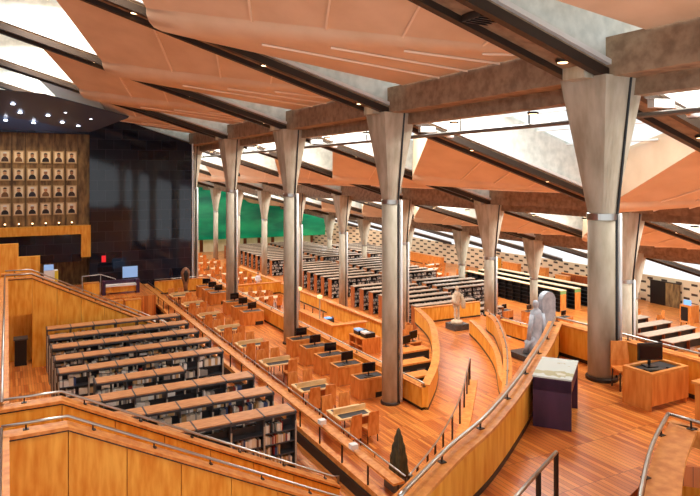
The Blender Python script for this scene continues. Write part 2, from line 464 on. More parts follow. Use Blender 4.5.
# ------------------------------------------------------------------ columns
def build_column(x, y, top, base, label, group=None, pipe=True):
    t = thing('column', label, 'column', (x, y, base), 0, group)
    col_z = top-3.24
    rr = .325
    bm = NB(); lathe(bm, [(rr, base), (rr, col_z)], 28, x, y); obj('shaft', bm, 'concrete', t, True)
    bm = NB(); N = 32; H = .675
    ring_t = []
    for i in range(N):
        a = 2*math.pi*(i+.5)/N - math.pi/4 - math.pi/N*0
        a = 2*math.pi*i/N
        cx, sy = math.cos(a), math.sin(a); k = max(abs(cx), abs(sy))
        ring_t.append((cx/k, sy/k, cx, sy))
    rs = []
    for s in range(6):
        u = s/5
        hh = rr*1.0+(H-rr)*u
        rs.append([(x+(q[2]*(1-u)**1.5+q[0]*(1-(1-u)**1.5))*hh, y+(q[3]*(1-u)**1.5+q[1]*(1-(1-u)**1.5))*hh, col_z+(top-col_z)*u) for q in ring_t])
    rings(bm, rs); obj('capital', bm, 'concrete', t)
    bm = NB(); lathe(bm, [(rr+.015, col_z-.16), (rr+.03, col_z-.15), (rr+.03, col_z), (rr+.015, col_z+.01)], 28, x, y)
    obj('collar', bm, 'steel', t, False)
    bm = NB(); lathe(bm, [(rr+.05, base), (rr+.05, base+.07), (rr+.02, base+.1), (rr+.0, base+.1)], 28, x, y); obj('base_ring', bm, 'darksteel', t)
    bm = NB(); box(bm, x-.95, y-.3, top-.05, x-.45, y+.35, top+.28); obj('bearing_block', bm, 'concrete', t)
    if pipe:
        ux, uy = math.cos(-.75), math.sin(-.75)
        px, py = x+ux*(rr+.05), y+uy*(rr+.05)
        tx, ty = x+.1, y-H-.01
        bm = NB(); tube(bm, [(px+.02, py-.02, base+.1), (px+.02, py-.02, col_z)], .065, 8); obj('drain_pipe', bm, 'steelp', t, True)
        qx, qy = x+math.cos(-1.12)*(rr+.012), y+math.sin(-1.12)*(rr+.012)
        bm = NB(); tube(bm, [(qx, qy, base+.1), (qx, qy, col_z)], .035, 6); obj('cable_slot', bm, 'black', t)
        bm = NB(); tube(bm, [(x+.13, y-rr-.02, col_z), (x+.18, y-H-.005, top-.02)], .035, 6); obj('cable_slot', bm, 'black', t)
    return t
build_column(XR[1], YC(0), EZ+TR[1], ZA, 'large concrete column standing on the upper deck beside the right computer desk')
build_column(XR[1], YC(1), EZ+TR[1], T1, 'concrete column with white drain pipe beside the nearest row desk, front row')
build_column(XR[1], YC(2), EZ+TR[1], T1, 'front row concrete column second from the black wall side group of desks')
build_column(XR[1], YC(3), EZ+TR[1], T1, 'front row concrete column nearest the black stone wall')
build_column(XR[1], YC(4), EZ+TR[1], T1, 'concrete column half hidden by the right edge of the black wall')
L2 = ['concrete column partly hidden behind the large upper deck column', 'concrete column rising from the corner of the statue deck', 'concrete column directly behind the front row column with white pipe',
      'second row concrete column beside the reference counter', 'second row concrete column just right of the second front row column', 'second row concrete column in front of the green glass, third from left',
      'second row concrete column just right of the front column nearest the black wall', 'slim concrete column in front of the green wall, beside the black wall']
for k in range(8):
    build_column(XR[2], YC(1+k), EZ+TR[2], (T2 if k == 0 else T1 if k == 1 else T3), L2[k], pipe=k < 5)
L3 = ['concrete column at the far right reading tables, behind two others', 'concrete column behind the long bookcases, right of the statue deck column', 'concrete column behind the bookcases, left of the statue deck column',
      'concrete column of the rear row peeping out behind the white-piped front column', 'rear row concrete column in front of the slotted wall, beside the middle bookcases', 'rear row concrete column before the left end of the slotted wall']
for k in range(6):
    build_column(XR[3], YC(2+k), EZ+TR[3], T3, L3[k], pipe=False)

# ------------------------------------------------------------------ walls
def wall_along(name, pts, z0, z1, m, th=.3):
    bm = NB(); n = len(pts); A = offs(pts, 0); B = offs(pts, -th)
    uvl = bm.loops.layers.uv.new('UVMap')
    z1 = z1 if isinstance(z1, (list, tuple)) else [z1]*n
    d = [0]
    for i in range(1, n): d.append(d[-1]+math.dist(pts[i], pts[i-1]))
    va = [(bm.verts.new((A[i][0], A[i][1], z0)), bm.verts.new((A[i][0], A[i][1], z1[i])), bm.verts.new((B[i][0], B[i][1], z0)), bm.verts.new((B[i][0], B[i][1], z1[i]))) for i in range(n)]
    for i in range(n-1):
        f = bm.faces.new((va[i][0], va[i+1][0], va[i+1][1], va[i][1]))
        for lp, uv in zip(f.loops, ((d[i], z0), (d[i+1], z0), (d[i+1], z1[i+1]), (d[i], z1[i]))): lp[uvl].uv = (uv[0], uv[1]+.1)
        bm.faces.new((va[i][2], va[i+1][2], va[i+1][3], va[i][3]))
        bm.faces.new((va[i][1], va[i+1][1], va[i+1][3], va[i][3]))
    return struct(name, bm, m)
hexp = smooth_line([(51.8, 16), (53, 36), (53.5, 52), (52.5, 68), (50.3, 80), (46.5, 94), (45.2, 98)], 8)
wall_along('wall_far', hexp, 0, [2.45+max(0, 53.2-x)*.28 for x, y in hexp], 'hexwall', .3)
wall_along('wall_green', [(46.5, 94), (9, 96.5)], 2.0, [6.6, 15.2], 'green', .3)
bm = NB(); box(bm, 9, 96.9, 0, 47, 97.2, 2.0); struct('wall_back', bm, 'darkwood')
bm = NB(); box(bm, -15, 4, ZS, -14, 49, EZ+5); struct('wall_left_added', bm, 'darkwood')  # unseen wall, added to darken and brown the columns' uphill faces

# black polished volume with the portrait niche
YB = 46.95
bm = NB(); box(bm, 5.0, YB, ZS-.2, 12.3, YB+6, EZ+4.75)
rm = [v for v in bm.verts if v.co.z > EZ+4 and v.co.x > 10]
for v in rm: v.co.z = EZ+2.25
struct('wall_black', bm, 'blackwall')
bm = NB(); tube(bm, [(12.15, YB-.06, T1), (12.15, YB-.06, EZ+2.4)], .06, 6); struct('trim_1', bm, 'steelp')
bm = NB(); box(bm, -14, YB, EZ+2.86, 5.0, YB+6, EZ+4.9); struct('wall_black', bm, 'blackwall')
bm = NB()                                       # dark sloping soffit with small spotlights over the niche
bm.faces.new([bm.verts.new(p) for p in ((-12, YB-.05, EZ+3.0), (5.0, YB-.05, EZ+3.0), (7.4, 44.6, EZ+4.0), (2, 42.5, EZ+5.0), (-12, 42.5, EZ+5.6))])
bmesh.ops.solidify(bm, geom=bm.faces[:], thickness=.1)
struct('ceiling', bm, 'darksoffit')
bm = NB(); box(bm, -14, YB+.55, EZ-3.7, 5.0, YB+.8, EZ+2.9); struct('wall_niche', bm, 'brown')
bm = NB(); box(bm, -14, YB+.02, EZ-11.84+ZS-.2, 4.5, YB+.5, EZ-4.0); 
for v in bm.verts:
    if v.co.z < EZ-5: v.co.z = EZ-5.9
struct('wall_black', bm, 'blackwall')
bm = NB(); box(bm, -14, YB+1.5, ZS-.2, 5.0, YB+1.8, EZ-5.2); struct('wall_niche', bm, 'brown')
t = thing('portal_frame', 'orange wood portal frame under the portrait wall', 'portal frame', (4.8, YB-.1, EZ-5.6))
bm = NB(); box(bm, -14, YB-.25, EZ-4.0, 5.05, YB+.5, EZ-3.42); obj('lintel', bm, 'wood', t)
bm = NB(); box(bm, 4.45, YB-.25, EZ-5.6, 5.05, YB+.5, EZ-4.0); obj('post', bm, 'wood', t)
for i in range(3):
    x = 4.6-i*.0
seam = NB()
for k in range(8):
    x = 4.305-.81*k
    box(seam, x-.012, YB+.5, EZ-3.42, x+.012, YB+.55, EZ+2.86)
struct('trim_2', seam, 'darksteel')
cols_l = ['rightmost', 'second from right', 'third from right', 'fourth from right', 'fifth from right', 'sixth from right']
rows_l = ['top', 'second', 'third', 'bottom']
SUIT = [mat('suit_'+k, rgb(*c), .6) for k, c in dict(a=(34, 28, 28), b=(70, 46, 34), c=(120, 84, 50), d=(48, 40, 50)).items()]
FACE = [mat('face_'+k, rgb(*c), .6) for k, c in dict(a=(206, 160, 116), b=(184, 132, 90), c=(160, 110, 76)).items()]
for ci in range(6):
    for ri in range(4):
        x = 3.9-.81*ci; z = EZ+1.26-1.17*ri
        t = thing('framed_portrait', f'framed portrait on the stone niche wall, {rows_l[ri]} row, {cols_l[ci]}', 'portrait', (x, YB+.55, z-.42), 0, 'framed portraits on the niche wall')
        y = YB+.5
        bm = NB()
        for a in ((-.33, -.42, .33, -.35), (-.33, .35, .33, .42), (-.33, -.35, -.26, .35), (.26, -.35, .33, .35)):
            box(bm, x+a[0], y-.02, z+a[1], x+a[2], y+.05, z+a[3])
        obj('frame', bm, 'frame', t)
        bm = NB(); box(bm, x-.26, y+.01, z-.35, x+.26, y+.05, z+.35); pic = obj('picture', bm, 'picmat', t)
        k = R.random()*.04
        bm = NB(); prism(bm, [(-.22, -.33), (.22, -.33), (.2, -.16), (.09, -.05+k), (-.09, -.05+k), (-.2, -.16)], 0, .012)
        bmesh.ops.transform(bm, matrix=Matrix.Translation((x, y+.01, z)) @ Matrix.Rotation(math.pi/2, 4, 'X'), verts=bm.verts)
        obj('suit', bm, SUIT[R.randrange(4)], pic)
        bm = NB(); prism(bm, [(.11*math.cos(i*math.pi/6), .09+k+.15*math.sin(i*math.pi/6)) for i in range(12)], 0, .016)
        bmesh.ops.transform(bm, matrix=Matrix.Translation((x, y+.01, z)) @ Matrix.Rotation(math.pi/2, 4, 'X'), verts=bm.verts)
        obj('face', bm, FACE[R.randrange(3)], pic)
        bm = NB(); prism(bm, [(.12*math.cos(i*math.pi/6), .17+k+.1*math.sin(i*math.pi/6)) for i in range(0, 7)], 0, .02)
        bmesh.ops.transform(bm, matrix=Matrix.Translation((x, y+.01, z)) @ Matrix.Rotation(math.pi/2, 4, 'X'), verts=bm.verts)
        obj('hair', bm, 'hair' if R.random() < .6 else 'white', pic)
for ci in range(6):                              # picture lamps: a row at the foot of the niche and in the dark soffit
    x = 3.9-.81*ci
    t = thing('picture_lamp', f'small lamp at the foot of the portrait wall, {cols_l[ci]}', 'lamp', (x, YB+.3, EZ-3.42), 0, 'lamps at the foot of the portrait wall')
    bm = NB(); lathe(bm, [(.05, EZ-3.42), (.05, EZ-3.25)], 8, x, YB+.3); obj('stem', bm, 'darksteel', t)
    bm = NB(); lathe(bm, [(.03, EZ-3.25), (.05, EZ-3.24), (.05, EZ-3.2), (.03, EZ-3.18)], 10, x, YB+.3); obj('head', bm, 'lampwarm', t)
    sp = bpy.data.lights.new('picture_light', 'SPOT'); sp.energy = 30; sp.color = (1, .78, .5); sp.spot_size = 1.5; sp.spot_blend = .8; sp.shadow_soft_size = .1
    so = bpy.data.objects.new('picture_light', sp); COL.objects.link(so)
    so.location = (x, YB-.9, EZ+2.75); so.rotation_euler = (math.radians(24), 0, 0)
i = 0
for fx, fy in ((-.1, .3), (.7, .55), (-.9, .6), (1.5, .25), (-1.4, .25), (2.3, .5), (3.2, .3), (4.2, .2), (4.9, .45), (.3, .8), (-2.2, .5), (3.3, .62)):
    y = YB-.1-3.6*fy; z = EZ+2.98+fy*1.75
    bm = NB(); lathe(bm, [(.11, z), (.11, z+.06)], 10, fx, y)
    tag(obj('spotlight', bm, 'lampcool'), 'small bright spotlight in the dark soffit above the portrait niche', 'spotlight', 'spotlights in the dark soffit')

# ------------------------------------------------------------------ rails and parapets
def handrail(t, pts, name='handrail', r=.03, m='steel'):
    bm = NB(); tube(bm, pts, r, 8); return obj(name, bm, m, t, True)
def bracket(t, x, y, z, d=.12):
    bm = NB(); tube(bm, [(x, y, z), (x, y, z+d)], .016, 5); box(bm, x-.05, y-.05, z-.005, x+.05, y+.05, z+.01); obj('bracket', bm, 'darksteel', t)
def flank(y, label, xe, door=False):
    """wood stair flank along x: flat to x=1, then falling with the stair"""
    zt = EZ-4.68; s = .508
    t = thing('stair_flank', label, 'balustrade', (1, y, ZS))
    xs = [-.26, 1.0, xe]; zs = [zt, zt, zt-s*(xe-1)]
    th = .26
    # wall as panels
    cuts = [-.26, 1.0] + [1.0+1.05*k for k in range(1, 12) if 1.0+1.05*k < xe-.3] + [xe]
    zz = lambda x: zt-.06 - (s*(x-1) if x > 1 else 0)
    for a, b in zip(cuts[:-1], cuts[1:]):
        bm = NB()
        zb = ZS+2.5 if door and b <= 1 else ZS
        rings(bm, [[(x, y, zb), (x, y+th, zb), (x, y+th, zz(x)), (x, y, zz(x))] for x in (a+.008, b-.008)])
        obj('panel', bm, 'wood', t)
    bm = NB(); rings(bm, [[(x, y-.05, z-.06), (x, y+th+.05, z-.06), (x, y+th+.05, z), (x, y-.05, z)] for x, z in zip(xs, zs)]); obj('top_board', bm, 'board', t)
    bm = NB(); rings(bm, [[(x, y-.012, z-.10), (x, y+.02, z-.10), (x, y+.02, z-.06), (x, y-.012, z-.06)] for x, z in zip(xs, zs)]); obj('shadow_gap', bm, 'darksteel', t)
    yr = y+th*.75
    pts = [(-.1, yr, zt+.12), (1.0, yr, zt+.12), (xe-.1, yr, zt+.12-s*(xe-1.1)), (xe+.05, yr, zt+.1-s*(xe-1.1)), (xe+.05, yr, zt-.6-s*(xe-1.1))]
    handrail(t, pts)
    for k in range(7):
        x = .3+1.15*k
        if x < xe: bracket(t, x, yr, zt-(s*(x-1) if x > 1 else 0))
    return t
flank(12.85, 'nearest wooden stair flank with steel handrail, bottom left foreground', 7.0)
flank(14.4, 'second wooden stair flank, falling in front of the near grey bookshelf', 7.55)
flank(32.6, 'far wooden stair flank behind the left bookshelves', 8.0, True)
flank(34.1, 'farther flank of the far stair, towards the black wall', 8.0)
def steps(y0, y1, name, label):
    t = thing(name, label, 'stair', (1, y0, ZS)); n = 20
    for i in range(n):
        x = 1.0+i*.335; z = ZP-(i+1)*(ZP-ZS)/n
        bm = NB(); box(bm, x, y0, max(ZS-.02, z-.4), x+.345, y1, z); obj('step', bm, 'board', t)
    return t
steps(13.12, 14.39, 'staircase', 'wooden stair between the two foreground flanks')
steps(32.87, 34.09, 'staircase', 'far wooden stair behind the left bookshelves')
# balustrade along the left edge, running away from the camera
t = thing('deck_balustrade', 'wooden balustrade with steel rail along the far left edge', 'balustrade', (0, 20, ZS))
for a, b in ((4.0, 12.84), (14.67, 20.5), (20.52, 26.5), (26.52, 32.58)):
    bm = NB(); box(bm, -.26, a, ZS if a > 14 else ZP-1.5, -.0, b, EZ-4.74); obj('panel', bm, 'wood', t)
    bm = NB(); box(bm, -.3, a, EZ-4.74, .03, b, EZ-4.68); obj('top_board', bm, 'board', t)
handrail(t, [(-.1, 4.0, EZ-4.56), (-.1, 12.95, EZ-4.56)]); handrail(t, [(-.1, 14.5, EZ-4.56), (-.1, 32.6, EZ-4.56)])
# stepped wood parapets left of the far stair
for i, (x0, x1, h, lab) in enumerate(((-6, .5, 3.5, 'tall orange wood parapet block at the left edge below the portal'), (.5, 1.5, 4.2, 'lower orange wood parapet block right of the tall one'))):
    bm = NB(); box(bm, x0, 36.6, ZS, x1, 36.9, EZ-h); tag(obj('parapet_block', bm, 'wood'), lab, 'parapet')

def parapet(name, label, pts, zf, h, th=.24, board=.34, m='wood', rail=True, railh=.12, both=False, seamed=3.0):
    pts = [tuple(p) for p in pts]
    t = thing(name, label, 'balustrade', (pts[0][0], pts[0][1], zf))
    bm = NB(); ribbon(bm, pts, -th/2, th/2, zf, zf+h-.05); obj('panel', bm, m, t)
    bm = NB(); ribbon(bm, pts, -board/2, board/2, zf+h-.05, zf+h); obj('top_board', bm, 'board', t)
    bm = NB(); ribbon(bm, pts, -th/2-.012, th/2+.012, zf, zf+.09); obj('plinth', bm, 'darksteel', t)
    if rail:
        handrail(t, [(x, y, zf+h+railh) for x, y in pts])
        acc = 0; last = pts[0]
        for p in pts:
            acc += math.dist(p, last); last = p
            if acc > 1.3 or p == pts[0]: bracket(t, p[0], p[1], zf+h, railh); acc = 0
    return t
def seg(a, b, n): return [lerp(a, b, i/n) for i in range(n+1)]
parapet('curved_balustrade', 'long curved wooden balustrade with steel rail, sweeping up beside the purple table', bigc, ZA, .9, .22, .36)
bm = NB(); ribbon(bm, [(p[0]-.02, p[1]+.03) for p in bigc[12:]], -.1, .1, T2, ZA); struct('wall_deck', bm, 'wood')
parapet('deck_parapet', 'straight wooden parapet with steel rail behind the large column and right desk', seg((13.42, 12.6), (13.42, 3.5), 8), ZA, .88, .2, .3)
bm = NB(); box(bm, 13.3, 3.5, T2, 13.5, 12.6, ZA); struct('wall_deck', bm, 'wood')
parapet('terrace_parapet', 'low wooden wall with rail behind the row of computer desks', seg((13.38, 18.9), (13.38, 46.7), 22), T1, .85, .2, .3)
parapet('statue_deck_balustrade', 'tall curved wooden balustrade on the left side of the statue deck', prowL, T1, .92, .2, .32, rail=False)
parapet('statue_deck_balustrade', 'straight low wooden wall behind the white statue', seg((20.85, 30.1), (25.3, 29.95), 4), T1, .9, .2, .24, rail=False)
prowRi = smooth_line([(15.6, 16.6), (16.86, 18.61), (19.11, 21.48), (20.88, 24.5), (21.9, 26.6)])
parapet('statue_deck_balustrade', 'inner curved wooden balustrade on the right side of the statue deck', prowRi, T1, .8, .16, .24, rail=False)
parapet('statue_deck_balustrade', 'outer curved wooden balustrade with rail, right of the statue deck', prowRo[4:-6], T1, .95, .2, .34)
t = parapet('window_parapet', 'low wood wall with rail in front of the rear computer desks, behind the grey statue', seg((28.0, 31.0), (28.0, 10), 12), T2, .95, .2, .4)
parapet('far_parapet', 'low wood partition wall across the middle reading terrace', seg((13.6, 51), (21, 51), 4), T2, 1.0, .2, .3, rail=False)
parapet('end_parapet', 'low wood wall at the foot of the black wall', seg((9.3, 46.5), (13.2, 46.5), 3), T1, .95, .2, .26)
t = thing('counter_partition', 'long wood back panel of the reference counter', 'partition', (20.6, 33.5, T2))
bm = NB(); box(bm, 20.5, 33.3, T2, 20.7, 41.2, T2+1.0); obj('panel', bm, 'wood', t)
bm = NB(); box(bm, 20.4, 33.3, T2+1.0, 20.8, 41.2, T2+1.05); obj('top_board', bm, 'board', t)
parapet('lower_parapet', 'low wood wall above the bookcase floor, beyond the reference counter', seg((20.9, 41.4), (20.9, 62), 8), T2, .9, .2, .3, rail=False)

# T-shaped rail with a broad wood shelf on posts, along the reading terrace edge
def shelf_rail(name, label, pts, zf, mbot='board', railoff=.2, hb=.84):
    t = thing(name, label, 'railing', (pts[0][0], pts[0][1], zf))
    bm = NB(); ribbon(bm, pts, -.2, .13, zf+hb-.06, zf+hb); obj('shelf_board', bm, 'board', t)
    bm = NB(); ribbon(bm, pts, -.15, .05, zf-.02, zf+.14); obj('kerb', bm, mbot, t)
    handrail(t, [(x, y, zf+hb+.12) for x, y in offs(pts, -.22)], r=.024)
    acc = 9; last = pts[0]
    op = offs(pts, -.22)
    for p, q in zip(pts, op):
        acc += math.dist(p, last); last = p
        if acc > 1.05:
            bm = NB(); box(bm, p[0]-.02, p[1]-.02, zf+.1, p[0]+.02, p[1]+.02, zf+hb-.05); 
            obj('post', bm, 'darksteel', t)
            bm = NB(); tube(bm, [(q[0], q[1], zf+hb), (q[0], q[1], zf+hb+.12)], .014, 5); obj('bracket', bm, 'darksteel', t)
            acc = 0
    return t
edge = seg((8.62, 13.3), (8.62, 46.4), 44)
shelf_rail('terrace_railing', 'long railing with broad wood shelf between bookshelves and reading tables', edge, T1)
bm = NB(); box(bm, 8.5, 6, ZS-.1, 8.6, 47, T1-.02); struct('trim_3', bm, 'blackboard')
curv = smooth_line([(8.95, 13.3), (10.1, 14.1), (11.39, 15.11), (13.6, 17.1), (15.7, 19.31), (16.93, 20.63)])
t = thing('curved_railing', 'slender curved steel railing on a wood kerb rising across the statue deck', 'railing', (8.95, 13.3, T1))
bm = NB(); ribbon(bm, curv, -.32, .02, T1, T1+.07); obj('kerb', bm, 'board', t)
handrail(t, [(x, y, T1+.95) for x, y in curv], r=.026)
for k in range(0, len(curv), 3):
    x, y = curv[k]; bm = NB(); box(bm, x-.022, y-.022, T1, x+.022, y+.022, T1+.94); obj('post', bm, 'darksteel', t)
for i, y in enumerate((17.4, 15.4)):
    t = thing('desk_lamp', f'small white box lamp clipped on the terrace railing, {"farther" if i == 0 else "nearer"} one', 'lamp', (8.5, y, T1+.84))
    bm = NB(); tube(bm, [(8.5, y, T1+.84), (8.5, y, T1+.95)], .02, 5); obj('stem', bm, 'white', t)
    bm = NB(); box(bm, 8.4, y-.1, T1+.93, 8.6, y+.1, T1+1.06); obj('head', bm, 'white', t)
# stair railing foreground
t = thing('stair_railing', 'square steel stair railing with two posts, bottom centre foreground', 'railing', (6.4, 6.3, ZA))
handrail(t, [(4.3, 5.4, EZ-4.1), (5.73, 6.05, EZ-4.1), (7.15, 6.73, EZ-4.1)], r=.03)
for x, y in ((7.15, 6.73), (6.44, 6.38), (5.5, 5.95)):
    bm = NB(); box(bm, x-.025, y-.025, ZA, x+.025, y+.025, EZ-4.1); obj('post', bm, 'darksteel', t)
# balustrade at lower right
t = thing('stair_balustrade', 'balustrade with broad wood top and steel rail, lower right corner', 'balustrade', (9.8, 6.5, ZA))
lb = smooth_line([(5.9, 4.45), (7.0, 5.2), (8.4, 6.05), (9.75, 6.72)], 4)
bm = NB(); ribbon(bm, lb, -.44, -.02, ZA+.72, ZA+.79); obj('top_board', bm, 'board', t)
bm = NB(); ribbon(bm, lb, -.2, -.05, ZA-1.5, ZA+.72); obj('panel', bm, 'darkwood', t)
bm = NB(); rings(bm, [[(9.75, 6.75, ZA+.5), (9.92, 6.75, ZA+.5), (9.92, 6.75, ZA+.79), (9.75, 6.75, ZA+.79)], [(10.1, 4.6, ZA+.5), (10.25, 4.6, ZA+.5), (10.25, 4.6, ZA+.79), (10.1, 4.6, ZA+.79)]]); obj('end_board', bm, 'board', t)
handrail(t, [(x, y, ZA+.93) for x, y in lb], r=.032); handrail(t, [(9.75, 6.72, ZA+.93), (9.85, 6.2, ZA+.93), (10.1, 4.6, ZA+.93)], r=.03)
for x, y in (lb[2], lb[6], lb[10], (9.8, 6.35), (10.0, 5.2)): bracket(t, x, y, ZA+.79, .14)
slab('floor', [(7, 3.2), (10.2, 3.2), (10.2, 6.3), (9.2, 6.1), (7, 4.9)], ZA-1.6, .2)

# ------------------------------------------------------------------ books
def book_mesh(m):
    bm = NB(); box(bm, -.5, -.5, 0, .5, .5, 1); me = bpy.data.meshes.new('book'); bmesh.ops.recalc_face_normals(bm, faces=bm.faces); bm.to_mesh(me); bm.free(); me.materials.append(m); return me
BOOKS = [book_mesh(m) for m in BOOKM]
NBK = [0]
def place_book(x, y, z, w, d, h, label, group):
    o = bpy.data.objects.new('book', BOOKS[R.choice((0, 0, 0, 1, 1, 1, 2, 3, 4, 4, 5, 5, 7, 8, 8))]); COL.objects.link(o)
    o.location = (x, y, z); o.scale = (w, d, h); tag(o, label, 'book', group); NBK[0] += 1
stuffb = [NB() for _ in range(4)]
def stuff_run(x0, x1, y0, y1, z, h, along='x'):
    a, b = (x0, x1) if along == 'x' else (y0, y1); p = a
    while p < b-.05:
        w = R.choice((.05, .08, .12, .2)); hh = h*R.uniform(.7, 1); e = min(b, p+w-.006)
        k = R.randrange(4)
        if R.random() < .8:
            if along == 'x': box(stuffb[k], p, y0, z, e, y1, z+hh)
            else: box(stuffb[k], x0, p, z, x1, e, z+hh)
        p += w

# ------------------------------------------------------------------ left bookshelves
SL, SD, SH, NBAY = 5.9, .7, 1.97, 6
LV = [.08, .42, .76, 1.10, 1.44]
def build_shelf(SL=SL, NBAY=NBAY):
    t = thing('bookshelf', 'x', 'bookshelf')
    bw = SL/NBAY
    bm = NB()
    for i in range(NBAY+1):
        x = i*bw; box(bm, x-.02, .015, 0, x+.02, SD-.015, SH-.06)
    box(bm, 0, SD/2-.01, .08, SL, SD/2+.01, SH-.34)
    obj('frame', bm, 'shelfgrey', t, world=False)
    for i in range(NBAY+1):
        bm = NB(); box(bm, i*bw-.024, -.01, 0, i*bw+.024, .014, SH-.3)
        obj('upright', bm, 'shelflight', t, world=False)
    for z in LV:
        bm = NB(); box(bm, .02, .02, z-.03, SL-.02, SD-.02, z); obj('shelf', bm, 'shelfgrey', t, world=False)
    bm = NB(); box(bm, -.03, -.01, SH-.09, SL+.03, SD+.01, SH-.03)
    for i in range(NBAY+1): box(bm, max(-.03, i*bw-.025), -.01, SH-.03, min(SL+.03, i*bw+.025), SD+.01, SH+.0)
    obj('top_frame', bm, 'shelfgrey', t, world=False)
    for i in range(NBAY):
        bm = NB(); box(bm, i*bw+.026, .03, SH-.03, (i+1)*bw-.026, SD-.03, SH+.004); obj('top_panel', bm, 'shelftop', t, world=False)
    return t
shelfP = Proto(build_shelf)
SY = [17.07+1.79*i for i in range(9)]
for i, y in enumerate(SY):
    x0 = 1.58 if i not in (2, 3) else 1.58+1.1*(i == 3)
    x0 = 1.58
    lab = f'long grey bookshelf with wooden top panels, {ordn(i)}{" from the front" if i else " one to the foreground stair"}, left rows'
    if i == 8: lab = 'long grey bookshelf with wooden top panels, farthest row, against the far stair flank'
    nb = NBAY
    if i == 3:
        x0 = 2.6; nb = 3; o = build_shelf(SL/2, 3); o.location = (x0, y, ZS); o['label'] = 'short grey bookshelf of three bays, fourth from the front, left rows'; o['group'] = 'grey bookshelves in the left rows'
    else: shelfP.put((x0, y, ZS), 0, lab, 'grey bookshelves in the left rows')
    bw = SL/NBAY
    grp = f'books on the {ordn(i)} left bookshelf'
    for b in range(nb):
        for li, z in enumerate(LV):
            xa, xb = x0+b*bw+.04, x0+(b+1)*bw-.04
            near = (i == 0 and b >= 2)
            if near and li >= 0 or (i > 0 and li == 4) or (i in (1, 2, 4) and b == 5 and li >= 2) or (i == 4 and b == 4 and li > 2):
                if li == 4 and R.random() < .15: continue
                xx = xa + (0 if R.random() < .6 else R.uniform(.1, .4)); xe = xb - R.choice((0, .05, .3, .45))
                indiv = (near and NBK[0] < 300) or (i > 0 and NBK[0] < 300)
                while xx < xe-.03:
                    w = R.choice((.03, .04, .055, .07)) if near else R.choice((.05, .08, .11, .15))
                    h = R.uniform(.19, .28)
                    if indiv and NBK[0] < 300: place_book(xx+w/2, y+.16, ZS+z, w-.004, R.uniform(.17, .23), h, f'book on the {ordn(i)} left bookshelf, in a shelf row of mixed spines' if True else '', grp)
                    else: box(stuffb[R.choice((0, 0, 1, 2, 3))], xx, y+.05, ZS+z, xx+w-.004, y+.26, ZS+z+h)
                    xx += w + (0 if R.random() < .85 else .08)
            elif i in (1, 2) or (i > 2 and li == 3):
                stuff_run(xa, xb, y+.05, y+.25, ZS+z, .24)

# ------------------------------------------------------------------ bookcases on the lowest floor
BL, BD, BH = 5.8, .62, 1.9
def build_case(L, end='caseend', top='casetop', capm=None):
    def f():
        t = thing('bookcase', 'x', 'bookcase'); n = max(2, round(L/.97)); bw = L/n
        bm = NB()
        for i in range(1, n): box(bm, i*bw-.02, .02, 0, i*bw+.02, BD-.02, BH-.07)
        box(bm, .05, BD/2-.01, .05, L-.05, BD/2+.01, BH-.08)
        for z in (.08, .42, .76, 1.1, 1.44): box(bm, .05, .02, z-.03, L-.05, BD-.02, z)
        obj('frame', bm, 'blackboard', t, world=False)
        for x in (0, L-.06):
            bm = NB(); box(bm, x, -.02, 0, x+.06, BD+.02, BH-.05); e = obj('end_panel', bm, end, t, world=False)
            if capm:
                bm = NB(); box(bm, x-.004, -.024, BH-.35, x+.064, BD+.024, BH-.05); obj('sign_cap', bm, capm, e, world=False)
        bm = NB(); box(bm, -.03, -.03, BH-.06, L+.03, BD+.03, BH); obj('top_board', bm, top, t, world=False)
        bm = NB()
        rr = random.Random(5)
        for z in (.08, .42, .76, 1.1, 1.44):
            x = .1
            while x < L-.15:
                w = rr.choice((.08, .12, .18))
                if rr.random() < .62: box(bm, x, .06, z, x+w-.01, .25, z+rr.uniform(.18, .28))
                x += w
        o = obj('book_row', bm, 'bookmix', t, world=False); o['kind'] = 'stuff'
        return t
    return f
caseP = Proto(build_case(BL))
blocks = [(27.3, 'first aisle'), (34.0, 'second aisle'), (40.7, 'third aisle')]
Ya = [36.4+1.62*i for i in range(9)]             # behind the statue deck up to the gap
Yb = [53.9+1.62*i for i in range(8)]
Yc = [69.4+1.62*i for i in range(12)]
def yo(i, n): return 'nearest' if i == 0 else 'farthest' if i == n-1 else ORD[i]+' nearest'
for bi, (bx, bn) in enumerate(blocks):
    for gi, (Ys, gn) in enumerate(((Ya, 'behind the statue deck wall'), (Yb, 'mid floor'), (Yc, 'towards the green wall'))):
        for i, y in enumerate(Ys):
            if bi == 1 and y < 43.5: continue
            if bi == 2 and (y < 69 or y > 82): continue
            n = len(Ys)
            if bi == 0: lab = f'wood-ended black bookcase, {yo(i, n)} of the front column {gn}'; grp = 'pale-topped bookcases, front column'
            else: lab = f'pale-topped black bookcase behind the front bookcases, {gn}'; grp = f'pale-topped bookcases behind the front column, {gn}, {bn}'; 
            if bi == 2: lab = f'pale-topped black bookcase nearest the slotted wall, {gn}'
            caseP.put((bx, y, T3), 0, lab, grp)
longP = Proto(build_case(13.0, 'wood2', 'paletop', 'greencap'))
for i, (x, y) in enumerate(((42.0, 39.0), (43.9, 39.1), (45.9, 38.5))):
    longP.put((x+.62, y, T3), math.pi/2, ('long black bookcase with white top running away beside the rear column, nearest of three', 'middle long black bookcase with white top and green-capped end', 'long black bookcase with white top, farthest of three, by the slotted wall')[i], 'long bookcases by the slotted wall')

